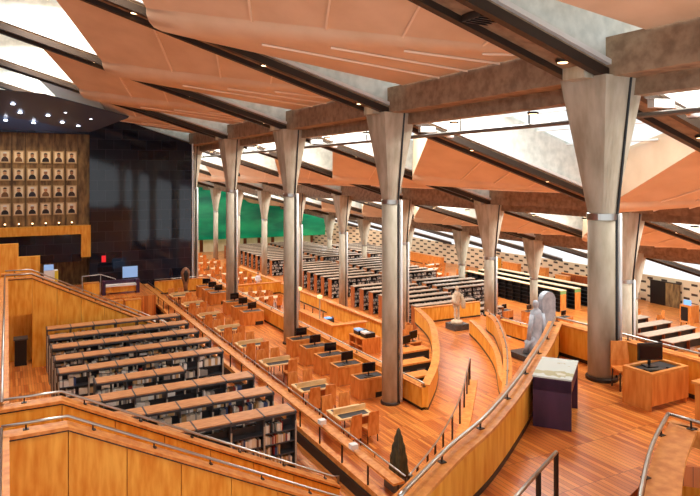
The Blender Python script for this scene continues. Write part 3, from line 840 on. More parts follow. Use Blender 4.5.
# ------------------------------------------------------------------ reading tables and chairs
def build_chair():
    t = thing('reading_chair', 'x', 'chair')
    bm = NB(); box(bm, -.22, -.22, .43, .22, .22, .47); obj('seat', bm, 'chair', t, world=False)
    bm = NB(); rings(bm, [[(-w, -.235-b, z), (w, -.235-b, z), (w, -.205-b, z), (-w, -.205-b, z)] for z, w, b in ((.25, .21, 0), (.6, .22, 0), (.85, .205, .03), (1.03, .19, .06))]); obj('backrest', bm, 'chair', t, world=False)
    for sx in (-1, 1):
        for sy in (-1, 1):
            bm = NB(); tube(bm, [(sx*.2, sy*.2, 0), (sx*.19, sy*.18, .43)], .018, 6); obj('leg', bm, 'darksteel', t, world=False)
    return t
chairP = Proto(build_chair)
def build_table():
    t = thing('reading_table', 'x', 'table')
    bm = NB(); box(bm, -.62, -.5, .70, .62, .5, .745); obj('tabletop', bm, 'tabletop', t, world=False)
    for sy in (-1, 1):
        bm = NB(); box(bm, -.5, min(sy*.08, sy*.42), .745, .5, max(sy*.08, sy*.42), .752); obj('desk_pad', bm, 'blackboard', t, world=False)
    bm = NB(); box(bm, -.6, -.02, .745, .6, .02, .92); obj('divider', bm, 'tabletop', t, world=False)
    for sx in (-1, 1):
        bm = NB(); box(bm, sx*.58-.03, -.44, 0, sx*.58+.03, .44, .70); obj('leg', bm, 'wood2', t, world=False)
    return t
tableP = Proto(build_table)
TY = [18.3, 21.25, 24.75, 27.95, 31.3, 34.7, 38.2, 41.6]
def tord(i): return ORD[i] if i else 'nearest'
for i, y in enumerate(TY):
    x = 9.95
    tableP.put((x, y, T1), 0, f'wood reading table with dark writing pads, {tord(i)} along the terrace railing', 'reading tables along the railing')
    for sx in (-.32, .32):
        for sy in (-1, 1):
            if R.random() < .1 and i > 1: continue
            side = 'near' if sy < 0 else 'far'; lr = 'left' if sx < 0 else 'right'
            chairP.put((x+sx, y+sy*(.72+.05*R.random()), T1), (0 if sy < 0 else math.pi)+R.uniform(-.12, .12), f'wooden chair, {lr} one on the {side} side of the {tord(i)} railing table', 'wooden chairs at the railing tables')
    if i in (0, 1, 2, 4, 6):
        bm = NB(); box(bm, x-.3, y+.1, T1+.753, x+.05, y+.36, T1+.765)
        tag(obj('paper_sheet', bm, 'paper'), f'white paper lying on the {tord(i)} railing table', 'paper')
# computer desks along the low wall
def build_desk():
    t = thing('computer_desk', 'x', 'desk')
    bm = NB()
    box(bm, -.58, -.36, .02, .58, -.33, .70)
    for v in bm.verts:
        pass
    obj('front_panel', bm, 'wood2', t, world=False)
    for sx in (-1, 1):
        bm = NB(); box(bm, min(sx*.58, sx*.61), -.37, 0, max(sx*.58, sx*.61), .37, .74); obj('side_panel', bm, 'wood2', t, world=False)
    bm = NB()
    for a in ((-.61, -.38, .61, -.3), (-.61, .3, .61, .38), (-.61, -.3, -.54, .3), (.54, -.3, .61, .3)): box(bm, a[0], a[1], .70, a[2], a[3], .78)
    obj('top_rim', bm, 'board', t, world=False)
    bm = NB(); box(bm, -.54, -.3, .69, .54, .3, .745); obj('desk_pad', bm, 'blackboard', t, world=False)
    bm = NB(); box(bm, .1, -.366, 0, .57, -.361, .2); obj('foot_slot', bm, 'black', t, world=False)
    return t
deskP = Proto(build_desk)
def build_monitor():
    t = thing('monitor', 'x', 'monitor')
    bm = NB(); box(bm, -.12, -.1, 0, .12, .1, .02); obj('base', bm, 'black', t, world=False)
    bm = NB(); box(bm, -.025, .01, .02, .025, .04, .2); obj('stand', bm, 'black', t, world=False)
    bm = NB(); box(bm, -.26, -.03, .13, .26, .02, .47); o = obj('housing', bm, 'black', t, world=False)
    bm = NB(); box(bm, -.24, -.034, .15, .24, -.031, .45); obj('screen', bm, 'screen', o, world=False)
    return t
monP = Proto(build_monitor)
def build_keyboard():
    t = thing('keyboard', 'x', 'keyboard')
    bm = NB(); box(bm, -.22, -.08, 0, .22, .08, .02); obj('case', bm, 'black', t, world=False)
    bm = NB()
    for r_ in range(4):
        for k in range(11): box(bm, -.2+k*.036, -.065+r_*.034, .02, -.17+k*.036, -.038+r_*.034, .028)
    obj('keys', bm, 'greybox', t, world=False)
    return t
kbP = Proto(build_keyboard)
DY = [21.2, 23.0, 24.55, 26.1, 27.65, 34.6, 36.2, 37.8, 41.2, 42.6, 44.1]
for i, y in enumerate(DY):
    s = ORD[i] if i else 'nearest'
    if i < 5: w = f'{s} to the front column' if i else 'nearest, beside the column with the white pipe'
    x = 12.38
    deskP.put((x, y, T1), 0, f'wood computer desk with black top, {s} along the low wall', 'computer desks along the low wall')
    monP.put((x+.05, y+.08, T1+.745), R.uniform(-.2, .2), f'black monitor on the {s} desk along the low wall', 'black monitors along the low wall', (1.05, 1.05, 1.05))
    kbP.put((x-.02, y-.14, T1+.745), R.uniform(-.1, .1), f'black keyboard on the {s} desk along the low wall', 'keyboards along the low wall')
# big desk on upper deck
t = thing('computer_desk', 'large wood computer desk with black top on the upper deck, right', 'desk', (12.4, 8.85, ZA))
x0, y0, x1, y1 = 11.78, 8.48, 13.0, 9.2
for nm, a in (('front_panel', (x0, y0, x1, y0+.04)), ('side_panel', (x0, y0+.04, x0+.04, y1)), ('side_panel', (x1-.04, y0+.04, x1, y1))):
    bm = NB(); box(bm, a[0], a[1], ZA+(.0 if nm != 'front_panel' else .12), a[2], a[3], ZA+.74); obj(nm, bm, 'wood2', t)
bm = NB()
for a in ((x0, y0, x1, y0+.09), (x0, y1-.09, x1, y1), (x0, y0+.09, x0+.09, y1-.09), (x1-.09, y0+.09, x1, y1-.09)): box(bm, a[0], a[1], ZA+.74, a[2], a[3], ZA+.8)
obj('top_rim', bm, 'board', t)
bm = NB(); box(bm, x0+.09, y0+.09, ZA+.70, x1-.09, y1-.09, ZA+.755); obj('desk_pad', bm, 'blackboard', t)
monP.put((12.35, 8.95, ZA+.757), -.35, 'black monitor on the large right desk, upper deck', None, (1.1, 1.1, 1.1))
kbP.put((12.2, 8.72, ZA+.757), -.3, 'black keyboard on the large right desk, upper deck')
bm = NB(); lathe(bm, [(.02, ZA+.757), (.035, ZA+.765), (.03, ZA+.785), (.008, ZA+.79)], 10, 12.55, 8.66, .8, 1.3)
tag(obj('mouse', bm, 'black', None, True), 'black mouse on the large right desk', 'mouse')
chairP.put((12.55, 9.75, ZA), 2.7, 'wooden chair behind the large right desk against the parapet')
t = thing('wood_cabinet', 'wood cabinet cut by the right edge, in front of the large desk', 'cabinet', (12.4, 7.2, ZA))
bm = NB(); box(bm, 11.85, 6.7, ZA, 13.1, 7.6, ZA+.85); obj('body', bm, 'wood2', t)
bm = NB(); box(bm, 11.8, 6.65, ZA+.85, 13.15, 7.65, ZA+.9); obj('top', bm, 'board', t)

# purple display table
t = thing('display_table', 'dark purple panel-leg table with a pale map top, upper deck', 'table', (9.87, 9.29, ZA), math.radians(36.7))
def lb_(nm, a, m, p=t):
    bm = NB(); box(bm, *a); return obj(nm, bm, m, p, world=False)
lb_('leg_panel', (-.69, -.36, 0, -.63, .36, .94), 'purple'); lb_('leg_panel', (.63, -.36, 0, .69, .36, .94), 'purple')
lb_('back_panel', (-.63, .3, .1, .63, .34, .94), 'purple'); tt = lb_('table_case', (-.69, -.36, .72, .69, .36, .97), 'purple')
lb_('map_top', (-.7, -.37, .97, .7, .37, 1.0), 'map')

# ------------------------------------------------------------------ sculpture
def loft(bm, secs, seg=14, cx=0, cy=0):
    rings(bm, [[(cx+ox+rx*math.cos(2*math.pi*i/seg), cy+oy+ry*math.sin(2*math.pi*i/seg), z) for i in range(seg)] for z, rx, ry, ox, oy in secs])
def figure(bm, cx, cy, z, H, face=0, robe=False):
    """standing human figure as one skin: robe/legs, trunk, neck, head, arms along the sides"""
    k = H/1.75
    S = lambda a: [(z+zz*k, rx*k, ry*k, ox*k, oy*k) for zz, rx, ry, ox, oy in a]
    if robe:
        loft(bm, S([(0, .2, .16, 0, 0), (.35, .17, .14, 0, 0), (.8, .2, .15, 0, 0), (1.0, .17, .13, 0, 0), (1.2, .21, .13, 0, 0), (1.4, .21, .11, 0, 0), (1.47, .08, .07, 0, 0), (1.53, .065, .07, 0, -.01), (1.6, .085, .1, 0, -.01), (1.7, .08, .1, 0, 0), (1.76, .03, .04, 0, 0)]), 14, cx, cy)
    else:
        for s in (-1, 1):
            loft(bm, S([(0, .06, .12, s*.1, -.03), (.08, .05, .06, s*.1, 0), (.3, .07, .075, s*.1, 0), (.48, .055, .06, s*.1, 0), (.85, .09, .1, s*.09, 0)]), 10, cx, cy)
        loft(bm, S([(.8, .17, .12, 0, 0), (1.0, .155, .11, 0, 0), (1.2, .19, .12, 0, 0), (1.4, .2, .1, 0, 0), (1.47, .07, .07, 0, 0), (1.53, .06, .065, 0, -.01), (1.6, .08, .1, 0, -.01), (1.7, .08, .1, 0, 0), (1.76, .03, .04, 0, 0)]), 14, cx, cy)
    for s in (-1, 1):
        tube(bm, [(cx+s*.2*k, cy, z+1.38*k), (cx+s*.25*k, cy+.01*k, z+1.1*k), (cx+s*.24*k, cy-.06*k, z+.82*k)], .05*k, 8)
        tube(bm, [(cx+s*.24*k, cy-.06*k, z+.84*k), (cx+s*.24*k, cy-.08*k, z+.7*k)], .04*k, 6)
t = thing('marble_statue', 'cream marble statue on a dark plinth at the end of the statue deck', 'statue', (22.05, 28.0, T1))
bm = NB(); box(bm, 21.6, 27.55, T1, 22.55, 28.45, T1+.33); obj('plinth', bm, 'granited', t)
bm = NB(); loft(bm, [(T1+.33, .36, .34, 0, 0), (T1+.45, .34, .32, 0, 0), (T1+.5, .24, .24, 0, 0)], 14, 22.05, 28.0)
figure(bm, 22.05, 28.0, T1+.45, 1.95)
tube(bm, [(22.3, 27.95, T1+1.9), (22.42, 27.85, T1+1.5), (22.35, 27.8, T1+1.15)], .12, 8)
tube(bm, [(21.8, 27.95, T1+1.9), (21.7, 27.8, T1+1.6), (21.85, 27.7, T1+1.4)], .1, 8)
obj('figure', bm, 'marble', t, True)
# grey colossal statue: seated/standing draped body before an arched back slab
gx, gy = 26.5, 26.2
t = thing('granite_statue', 'tall grey granite statue with arched back slab on the lower terrace', 'statue', (gx, gy, T2))
bm = NB(); box(bm, gx-1.6, gy-.7, T2, gx+1.1, gy+.8, T2+.3); obj('plinth', bm, 'granited', t)
bm = NB()
arch = [(-.5, 0), (.5, 0), (.52, 2.75)]+[(.52*math.cos(a*math.pi/12), 2.75+.5*math.sin(a*math.pi/12)) for a in range(1, 12)]+[(-.52, 2.75)]
rings(bm, [[(gx+.72+u, gy+d, T2+.3+v) for u, v in arch] for d in (-.05, .3)])
obj('back_slab', bm, 'granite', t)
bm = NB()
loft(bm, [(T2+.3, .5, .45, -.1, 0), (T2+.75, .5, .42, -.1, 0), (T2+1.0, .42, .36, 0, 0), (T2+1.7, .4, .34, .08, 0), (T2+2.2, .42, .32, .1, 0), (T2+2.55, .34, .26, .1, 0), (T2+2.68, .13, .13, .1, 0), (T2+2.8, .12, .14, .08, 0), (T2+2.95, .16, .19, .08, 0), (T2+3.1, .13, .16, .08, 0), (T2+3.17, .05, .06, .08, 0)], 16, gx-.35, gy)
tube(bm, [(gx-.65, gy-.1, T2+2.4), (gx-.85, gy-.15, T2+1.7), (gx-1.0, gy-.2, T2+1.05)], .13, 8)
tube(bm, [(gx+.1, gy-.15, T2+2.4), (gx+.12, gy-.3, T2+1.7), (gx-.1, gy-.4, T2+1.1)], .13, 8)
tube(bm, [(gx-.5, gy-.1, T2+1.05), (gx-1.05, gy-.15, T2+.9), (gx-1.15, gy-.15, T2+.35)], .2, 8)
obj('figure', bm, 'granite', t, True)
# dark tapering sculpture in a grey box by the railing corner
px, py = 9.45, 14.55
t = thing('tapered_sculpture', 'dark fluted tapering sculpture in a grey box at the railing corner', 'sculpture', (px, py, T1))
bm = NB(); box(bm, px-.32, py-.25, T1, px+.32, py+.25, T1+.34); obj('base_box', bm, 'greybox', t)
bm = NB(); prof = [(.34, .26), (.5, .27), (.62, .235), (.8, .24), (.95, .19), (1.1, .185), (1.22, .13), (1.36, .115), (1.46, .07), (1.55, .055), (1.62, .012)]
rings(bm, [[(px+r*(1+.14*math.cos(6*2*math.pi*i/36))*math.cos(2*math.pi*i/36), py+r*(1+.14*math.cos(6*2*math.pi*i/36))*math.sin(2*math.pi*i/36), T1+z) for i in range(36)] for z, r in prof])
obj('body', bm, 'plantdark', t, True)
# brown carved sculpture by the black wall
t = thing('carved_sculpture', 'brown carved sculpture with rounded head standing before the black wall', 'sculpture', (11.3, 45.6, T1))
bm = NB(); box(bm, 11.1, 45.4, T1, 11.5, 45.8, T1+.25); obj('plinth', bm, 'granited', t)
bm = NB(); loft(bm, [(T1+.25, .17, .12, 0, 0), (T1+.6, .16, .12, 0, 0), (T1+1.0, .24, .15, 0, 0), (T1+1.4, .34, .17, 0, 0), (T1+1.65, .33, .16, 0, 0), (T1+1.85, .2, .12, 0, 0), (T1+1.93, .06, .05, 0, 0)], 16, 11.3, 45.6); obj('body', bm, 'brownsculp', t, True)
bm = NB(); loft(bm, [(T1+.9, .03, .02, 0, 0), (T1+1.1, .12, .05, 0, 0), (T1+1.5, .18, .06, 0, 0), (T1+1.7, .1, .05, 0, 0), (T1+1.75, .02, .02, 0, 0)], 12, 11.3, 45.45); obj('face', bm, 'hair', t, True)

# ------------------------------------------------------------------ reference counter on the middle terrace
t = thing('reference_counter', 'L-shaped wood reference counter on the middle terrace', 'counter', (17.8, 36, T2))
bm = NB(); box(bm, 17.55, 34.4, T2, 17.7, 41.0, T2+.95); obj('front_panel', bm, 'wood', t)
bm = NB(); box(bm, 17.7, 34.4, T2, 19.9, 34.55, T2+.95); obj('end_panel', bm, 'wood', t)
bm = NB(); prism(bm, [(17.45, 34.3), (20.0, 34.3), (20.0, 34.8), (17.95, 34.8), (17.95, 41.1), (17.45, 41.1)], T2+.95, T2+1.0); obj('top_board', bm, 'board', t)
bm = NB(); box(bm, 17.75, 34.9, T2+.68, 18.55, 41.0, T2+.74); obj('worktop', bm, 'board', t)
for i, y in enumerate((35.6, 37.0, 38.6, 40.0)):
    monP.put((18.15, y, T2+.742), 1.2+R.uniform(-.2, .2), f'black monitor behind the reference counter, {yo(i, 4)}', 'monitors behind the reference counter')
t = thing('printer', 'printer with a lit blue display behind the reference counter', 'printer', (18.2, 36.3, T2+.742))
bm = NB(); box(bm, 18.0, 36.1, T2+.742, 18.45, 36.55, T2+1.0); obj('body', bm, 'greybox', t)
bm = NB(); box(bm, 17.97, 36.14, T2+.98, 18.35, 36.5, T2+1.06); obj('display', bm, 'litscreen', t)
t = thing('open_cabinet', 'low open wood cabinet with two machines on top near the counter', 'cabinet', (18.2, 32, T2))
bm = NB(); box(bm, 17.7, 31.0, T2+.85, 18.9, 32.6, T2+.9); obj('top', bm, 'wood2', t)
for y in (31.0, 31.78, 32.55):
    bm = NB(); box(bm, 17.7, y, T2, 18.9, y+.05, T2+.85); obj('side_panel', bm, 'wood2', t)
bm = NB(); box(bm, 17.72, 31.05, T2+.4, 18.9, 32.55, T2+.44); obj('shelf', bm, 'wood2', t)
bm = NB(); box(bm, 18.85, 31.05, T2, 18.9, 32.55, T2+.85); obj('back_panel', bm, 'blackboard', t)
for i, y in enumerate((31.1, 31.9)):
    t = thing('copier', f'small black and white machine on the open cabinet, {("nearer", "farther")[i]} one', 'copier', (18.2, y, T2+.9))
    bm = NB(); box(bm, 17.95, y, T2+.9, 18.6, y+.6, T2+1.15); obj('body', bm, 'black', t)
    bm = NB(); box(bm, 17.93, y+.05, T2+1.12, 18.3, y+.55, T2+1.22); obj('lid', bm, 'white' if i == 0 else 'bluescreen', t)
for i, (x, y) in enumerate(((17.62, 39.6), (17.62, 36.4))):
    t = thing('counter_lamp', f'slim lamp post with pale head on the counter, {("left", "right")[i]} one', 'lamp', (x, y, T2+1.0))
    bm = NB(); tube(bm, [(x, y, T2+1.0), (x, y, T2+2.3)], .04, 6); obj('post', bm, 'shelflight', t)
    bm = NB(); lathe(bm, [(.05, T2+2.3), (.17, T2+2.36), (.17, T2+2.5), (.04, T2+2.56)], 12, x, y); obj('lamp_head', bm, 'globe', t)

# middle terrace: long table with chairs and further tables beyond the partition
def build_long():
    t = thing('long_table', 'x', 'table')
    bm = NB(); box(bm, -1.1, -.45, .72, 1.1, .45, .76); obj('tabletop', bm, 'paletop', t, world=False)
    for sx in (-1, 1):
        bm = NB(); box(bm, sx*1.04-.03, -.4, 0, sx*1.04+.03, .4, .72); obj('leg', bm, 'wood2', t, world=False)
    return t
longT = Proto(build_long)
mid = [(17.6, 45.9), (17.6, 48.4), (16.2, 55.5), (19.3, 55.5), (16.2, 59), (19.3, 59), (16.2, 63), (19.3, 63), (16.2, 67.5), (19.3, 67.5), (16.2, 73), (19.3, 73), (18, 80)]
for i, (x, y) in enumerate(mid):
    lab = ('pale-topped long table before the partition wall, nearer one', 'pale-topped long table before the partition wall, farther one')[i] if i < 2 else f'pale-topped long table beyond the partition, {ORD[(i-2)//2]} row, {"left" if i % 2 == 0 else "right"}'
    if i == 12: lab = 'pale-topped long table beyond the partition, farthest single one'
    longT.put((x, y, T2), 0, lab, 'long tables on the middle terrace')
    for sx in (-.75, 0, .75):
        for sy in (-1, 1):
            chairP.put((x+sx, y+sy*.72, T2), 0 if sy < 0 else math.pi, f'wooden chair at a long table on the middle terrace, {"before" if i < 2 else "beyond"} the partition', f'wooden chairs at the middle terrace tables {"before" if i < 2 else "beyond"} the partition')
# low black-fronted counters inside the curve left of the statue deck
def build_low():
    t = thing('low_counter', 'x', 'counter')
    bm = NB(); box(bm, -.7, -.3, .72, .7, .3, .78); obj('top', bm, 'wood2', t, world=False)
    bm = NB(); box(bm, -.7, -.27, .25, .7, -.24, .72); o = obj('front_panel', bm, 'blackboard', t, world=False)
    for x in (-.35, .3):
        bm = NB(); box(bm, x-.18, -.275, .42, x+.18, -.271, .55); obj('name_strip', bm, 'greybox', o, world=False)
    for sx in (-1, 1):
        bm = NB(); box(bm, sx*.66-.03, -.24, 0, sx*.66+.03, .28, .72); obj('leg', bm, 'wood2', t, world=False)
    return t
lowP = Proto(build_low)
for i, (x, y, sx) in enumerate(((14.0, 20.1, .65), (14.6, 21.6, 1.2), (15.6, 23.1, 1.2))):
    lowP.put((x, y, T1-.03), 0, f'low wood counter with black front inside the curved balustrade, {ORD[i]}', 'black-fronted counters inside the curve', (sx, 1, 1.2))
for i, (x, y) in enumerate(((16.5, 25.0), (17.1, 25.6), (17.7, 26.3), (17.0, 26.6), (17.8, 27.2), (18.4, 26.9))):
    chairP.put((x, y, T1-.03), R.uniform(0, 6), 'wooden chair in the cluster inside the curved balustrade', 'clustered chairs inside the curve')
for i, (x, y) in enumerate(((16.2, 24.3), (17.0, 24.9))):
    t = thing('monitor_stand', f'small dark wood stand inside the curved balustrade, {("left", "right")[i]}', 'stand', (x, y, T1-.03))
    bm = NB(); box(bm, x-.3, y-.2, T1-.03, x+.3, y+.2, T1+.62); obj('body', bm, 'darkwood', t)
    bm = NB(); box(bm, x-.34, y-.24, T1+.62, x+.34, y+.24, T1+.67); obj('top', bm, 'wood2', t)
    monP.put((x, y, T1+.67), .3, f'black monitor on a small stand inside the curved balustrade, {("left", "right")[i]}', 'monitors inside the curve')

# right side, lowest floor: long tables with black modesty panels
def build_rt():
    t = thing('study_table', 'x', 'table')
    bm = NB(); box(bm, -2.8, -.45, .71, 2.8, .45, .76); obj('tabletop', bm, 'casetop', t, world=False)
    bm = NB(); box(bm, -2.75, -.2, .12, 2.75, -.17, .71); obj('modesty_panel', bm, 'blackboard', t, world=False)
    for x in (-2.6, -.9, .9, 2.6):
        bm = NB(); box(bm, x-.03, -.4, 0, x+.03, .4, .71); obj('leg', bm, 'darkwood', t, world=False)
    return t
rtP = Proto(build_rt)
RY = [22.4, 24.3, 26.8, 28.65, 30.6, 32.5]
for i, y in enumerate(RY):
    rtP.put((41.5, y, T3), 0, f'long pale study table with black panel below, {yo(i, 6)} of the far right tables', 'study tables far right')
for i, (x, y) in enumerate(((44.8, 31.5), (44.9, 33.4), (45.6, 29.7), (46.3, 30.6), (46.8, 29.0), (45.2, 27.8), (46.6, 27.4), (46.0, 32.4))):
    chairP.put((x, y, T3), R.uniform(0, 6), 'wooden chair at the far ends of the right study tables', 'chairs by the right study tables')
t = thing('display_cabinet', 'tall orange wood cabinet left of the far doorway', 'cabinet', (50.4, 38.4, T3))
bm = NB(); box(bm, 49.6, 38.0, 0, 50.4, 39.4, 2.2); obj('body', bm, 'wood', t)
bm = NB(); box(bm, 49.59, 38.68, .1, 49.6, 38.72, 2.1); obj('door_gap', bm, 'darksteel', t)
t = thing('lectern', 'orange wood kiosk with a small screen right of the far doorway', 'kiosk', (48.6, 31.6, T3))
bm = NB(); box(bm, 48.2, 31.2, 0, 49.2, 32.2, 1.35); obj('body', bm, 'wood2', t)
bm = NB(); box(bm, 48.18, 31.5, .1, 48.2, 32.1, 1.2); obj('dark_front', bm, 'black', t)
bm = NB(); box(bm, 48.4, 31.4, 1.36, 48.5, 32.0, 1.75); obj('screen', bm, 'litscreen', t)
t = thing('kiosk', 'second orange wood kiosk cut by the right picture edge', 'kiosk', (47.8, 29.7, T3))
bm = NB(); box(bm, 47.4, 29.2, 0, 48.2, 29.9, 1.3); obj('body', bm, 'wood2', t)
bm = NB(); box(bm, 47.38, 29.15, 1.3, 48.25, 29.95, 1.36); obj('top', bm, 'board', t)
dn = thing('door_1', 'dark double door in the slotted wall', 'door', (52.8, 36.8, T3)); dn['kind'] = 'structure'
bm = NB(); box(bm, 52.62, 36.5, 0, 52.78, 38.1, 2.1); obj('door_opening', bm, 'black', dn)
bm = NB(); box(bm, 52.55, 35.2, 0, 52.78, 36.48, 2.1); obj('door_leaf', bm, 'brown', dn)
bm = NB(); box(bm, 52.6, 35.1, 2.1, 52.78, 38.2, 2.18); obj('door_frame', bm, 'darksteel', dn)

# cabinets and panels before the slotted wall
CB = [(49.0, 72, 13, 1.25, 'wood2', 'low orange wood screen along the left of the slotted wall', 'screen'),
      (51.6, 58.6, 2.0, 1.9, 'wood', 'pale wood display stand before the slotted wall, left of the statue deck column', 'display stand'),
      (51.2, 55.2, 2.6, 1.7, 'wood2', 'orange decorated panel beside the pale display stand', 'panel'),
      (50.6, 50.2, 2.2, 1.9, 'wood2', 'orange wood cabinet between the two rear columns', 'cabinet'),
      (50.2, 46.6, 1.6, 1.5, 'wood2', 'small orange cabinet left of the rear column', 'cabinet'),
      (49.8, 41.2, 2.8, 1.75, 'wood2', 'orange latticed cabinet right of the rear column', 'cabinet')]
for x, y, L, h, m, lab, cat in CB:
    t = thing('display_cabinet' if cat != 'screen' else 'low_screen', lab, cat, (x, y, T3))
    bm = NB(); box(bm, x, y-L/2, .12, x+.5, y+L/2, h); obj('body', bm, m, t)
    bm = NB(); box(bm, x-.04, y-L/2-.04, h, x+.54, y+L/2+.04, h+.06); obj('top', bm, 'board', t)
    bm = NB(); box(bm, x+.03, y-L/2+.03, 0, x+.47, y+L/2-.03, .12); obj('plinth', bm, 'darksteel', t)
    if cat == 'cabinet':
        for k in range(3):
            z = .35+k*.4
            bm = NB(); box(bm, x-.012, y-L/2+.15, z, x, y+L/2-.15, z+.28); obj('drawer', bm, 'board', t)
t = thing('low_screen', 'long dark orange wood screen before the slotted wall near the far doorway', 'screen', (49.6, 42.5, T3))
bm = NB(); box(bm, 51.3, 39.8, 0, 51.5, 47.6, 1.6); obj('panel', bm, 'darkwood', t)
bm = NB(); box(bm, 51.25, 39.8, 1.6, 51.55, 47.6, 1.66); obj('top_board', bm, 'board', t)
# rear computer desks behind the window parapet
for i, (x, y) in enumerate(((36.0, 39.4), (37.6, 38.2), (36.3, 36.3), (38.4, 35.3))):
    s = ('left rear', 'right rear', 'left front', 'right front')[i]
    deskP.put((x, y, T3), .1, f'wood computer desk beyond the grey statue, {s} of four', 'computer desks beyond the grey statue')
    monP.put((x, y+.1, T3+.745), .1, f'black monitor on the {s} desk beyond the grey statue', 'monitors beyond the grey statue')
# tables by the orange screen in the far middle
for i, (x, y) in enumerate(((42.3, 57.5), (44.4, 61), (46.6, 57), (46.8, 64), (43.4, 65.5))):
    longT.put((x, y, T3), .3, f'pale long table before the orange screen, {("nearest", "second nearest", "right", "farthest", "left")[i]} one', 'long tables before the orange screen')
    for sx in (-.7, .1, .75):
        for sy in (-1, 1):
            chairP.put((x+sx, y+sy*.85, T3), (0 if sy < 0 else math.pi)+.3, 'wooden chair at the far tables before the orange screen', 'chairs at the far tables')
    bm = NB(); box(bm, x-.5, y-.2, T3+.765, x+.1, y+.25, T3+.8); tag(obj('paper_stack', bm, 'paper'), f'white papers on the {("nearest", "second nearest", "right", "farthest", "left")[i]} long table before the orange screen', 'papers')

# ------------------------------------------------------------------ lobby in front of the black wall
ZL = Z(7.5)
slab('floor', [(2.6, 40.6), (8.2, 40.6), (8.2, 46.9), (2.6, 46.9)], ZL, ZL-ZS-.01)
t = thing('display_case', 'wood display case with purple side frames before the black wall', 'display case', (6.3, 42.3, ZL))
for x in (5.2, 7.25):
    bm = NB(); box(bm, x, 41.9, ZL, x+.2, 42.6, ZL+.85); obj('side_frame', bm, 'purple', t)
bm = NB(); box(bm, 5.4, 42.1, ZL+.1, 7.25, 42.5, ZL+.5); obj('back_panel', bm, 'wood', t)
bm = NB(); box(bm, 5.4, 41.9, ZL+.5, 7.25, 42.6, ZL+.62); obj('top', bm, 'paper', t)
bm = NB(); box(bm, 5.4, 42.35, ZL+.62, 7.25, 42.6, ZL+.82); obj('rear_panel', bm, 'purple', t)
for i, (x, y, z0, h, lab) in enumerate(((4.6, 42.0, ZL, .78, 'orange wood box left of the purple-framed display case'), (5.7, 40.0, ZS, 1.3, 'orange wood box below the purple-framed display case, left one'), (6.75, 40.0, ZS, 1.3, 'orange wood box below the purple-framed display case, right one'))):
    t = thing('wood_box', lab, 'box', (x, y+.2, z0))
    bm = NB(); box(bm, x-.45, y, z0, x+.45, y+.5, z0+h); obj('body', bm, 'wood', t)
    bm = NB(); box(bm, x-.47, y-.02, z0+h, x+.47, y+.52, z0+h+.04); obj('lid', bm, 'board', t)
t = thing('information_screen', 'pale blue screen on a stand before the black wall', 'screen', (7.3, 44.6, ZL))
bm = NB(); box(bm, 7.2, 44.6, ZL, 7.4, 44.7, ZL+.7); obj('stand', bm, 'black', t)
bm = NB(); box(bm, 6.82, 44.5, ZL+.62, 7.78, 44.6, ZL+1.36); obj('screen', bm, 'bluescreen', t)
t = thing('lobby_railing', 'white tubular railing in front of the black wall', 'railing', (4.2, 43.5, ZL))
handrail(t, [(4.2, 43.5, ZL+1.05), (5.3, 43.5, ZL+1.1), (6.2, 43.5, ZL+.75), (6.4, 43.5, ZL)], m='steelp')
for x in (4.2, 5.3):
    bm = NB(); tube(bm, [(x, 43.5, ZL), (x, 43.5, ZL+1.06)], .025, 6); obj('post', bm, 'steelp', t)
t = thing('black_cabinet', 'dark cabinet in the doorway under the far stair flank', 'cabinet', (.5, 33.5, ZS))
bm = NB(); box(bm, .3, 33.2, ZS, .8, 33.8, ZS+1.2); obj('body', bm, 'black', t)
bm = NB(); box(bm, .25, 33.15, ZS+1.2, .85, 33.85, ZS+1.26); obj('top', bm, 'greybox', t)
t = thing('exit_sign', 'small red lit sign on the black wall', 'sign', (5.9, YB-.1, ZS+3.4))
bm = NB(); box(bm, 5.78, YB-.08, EZ-6.05, 6.06, YB-.01, EZ-5.6); obj('panel', bm, 'red', t)
t = thing('information_stand', 'white and yellow notice stand at the head of the far stair', 'sign', (1.95, 36, ZS))
bm = NB(); box(bm, 1.65, 36.0, ZS, 2.3, 36.2, EZ-4.9); obj('board', bm, 'paper', t)
bm = NB(); box(bm, 2.15, 35.98, EZ-5.5, 2.32, 36.0, EZ-4.95); obj('yellow_strip', bm, 'yellow', t)
bm = NB(); box(bm, 1.65, 35.97, EZ-4.89, 2.1, 36.05, EZ-4.6); obj('screen', bm, 'bluescreen', t)

# cream panels under the green glass
for i in range(14):
    x = 12.5+2.35*i
    bm = NB(); box(bm, x, 96.2, 0, x+1.75, 96.4, 2.0); o = obj('cream_panel', bm, 'cream')
    tag(o, 'tall cream panel standing under the green glass wall', 'panel', 'cream panels under the green glass')

# ------------------------------------------------------------------ ceiling fittings
def build_down():
    t = thing('downlight', 'x', 'downlight')
    bm = NB(); lathe(bm, [(.13, -.03), (.16, -.02), (.17, .03), (.1, .04)], 14); obj('housing', bm, 'darksteel', t, world=False)
    bm = NB(); lathe(bm, [(.1, -.04), (.12, -.03)], 14); obj('lamp', bm, 'lampwarm', t, world=False)
    return t
downP = Proto(build_down)
for r in range(3):
    for c in range(0, 6):
        for p in (.3, .62, .9):
            x, _, z = PT(r, 0, p, 0, 0); z += .04
            if r == 0 and c > 3: continue
            downP.put((x, YC(c), z-.1), 0, f'round downlight under a sloping roof beam, {("upper", "middle", "lower")[r]} roof bays', f'downlights under the sloping beams, {("upper", "middle", "lower")[r]} bays')
for r in (1, 2):
    for c in range(-1, 6):
        for q in (.3, .68):
            downP.put((XR[r]+.6, YC(c)+SP*q, EZ+TR[r]-.53), 0, f'round downlight under the {("front", "second")[r-1]} cross beam', f'downlights under the {("front", "second")[r-1]} cross beam')
t = thing('air_vent', 'square louvred air vent in the beam soffit at the top edge', 'vent', (10.1, YC(0), EZ+3))
x, _, z = PT(0, 0, .72, 0, 0)
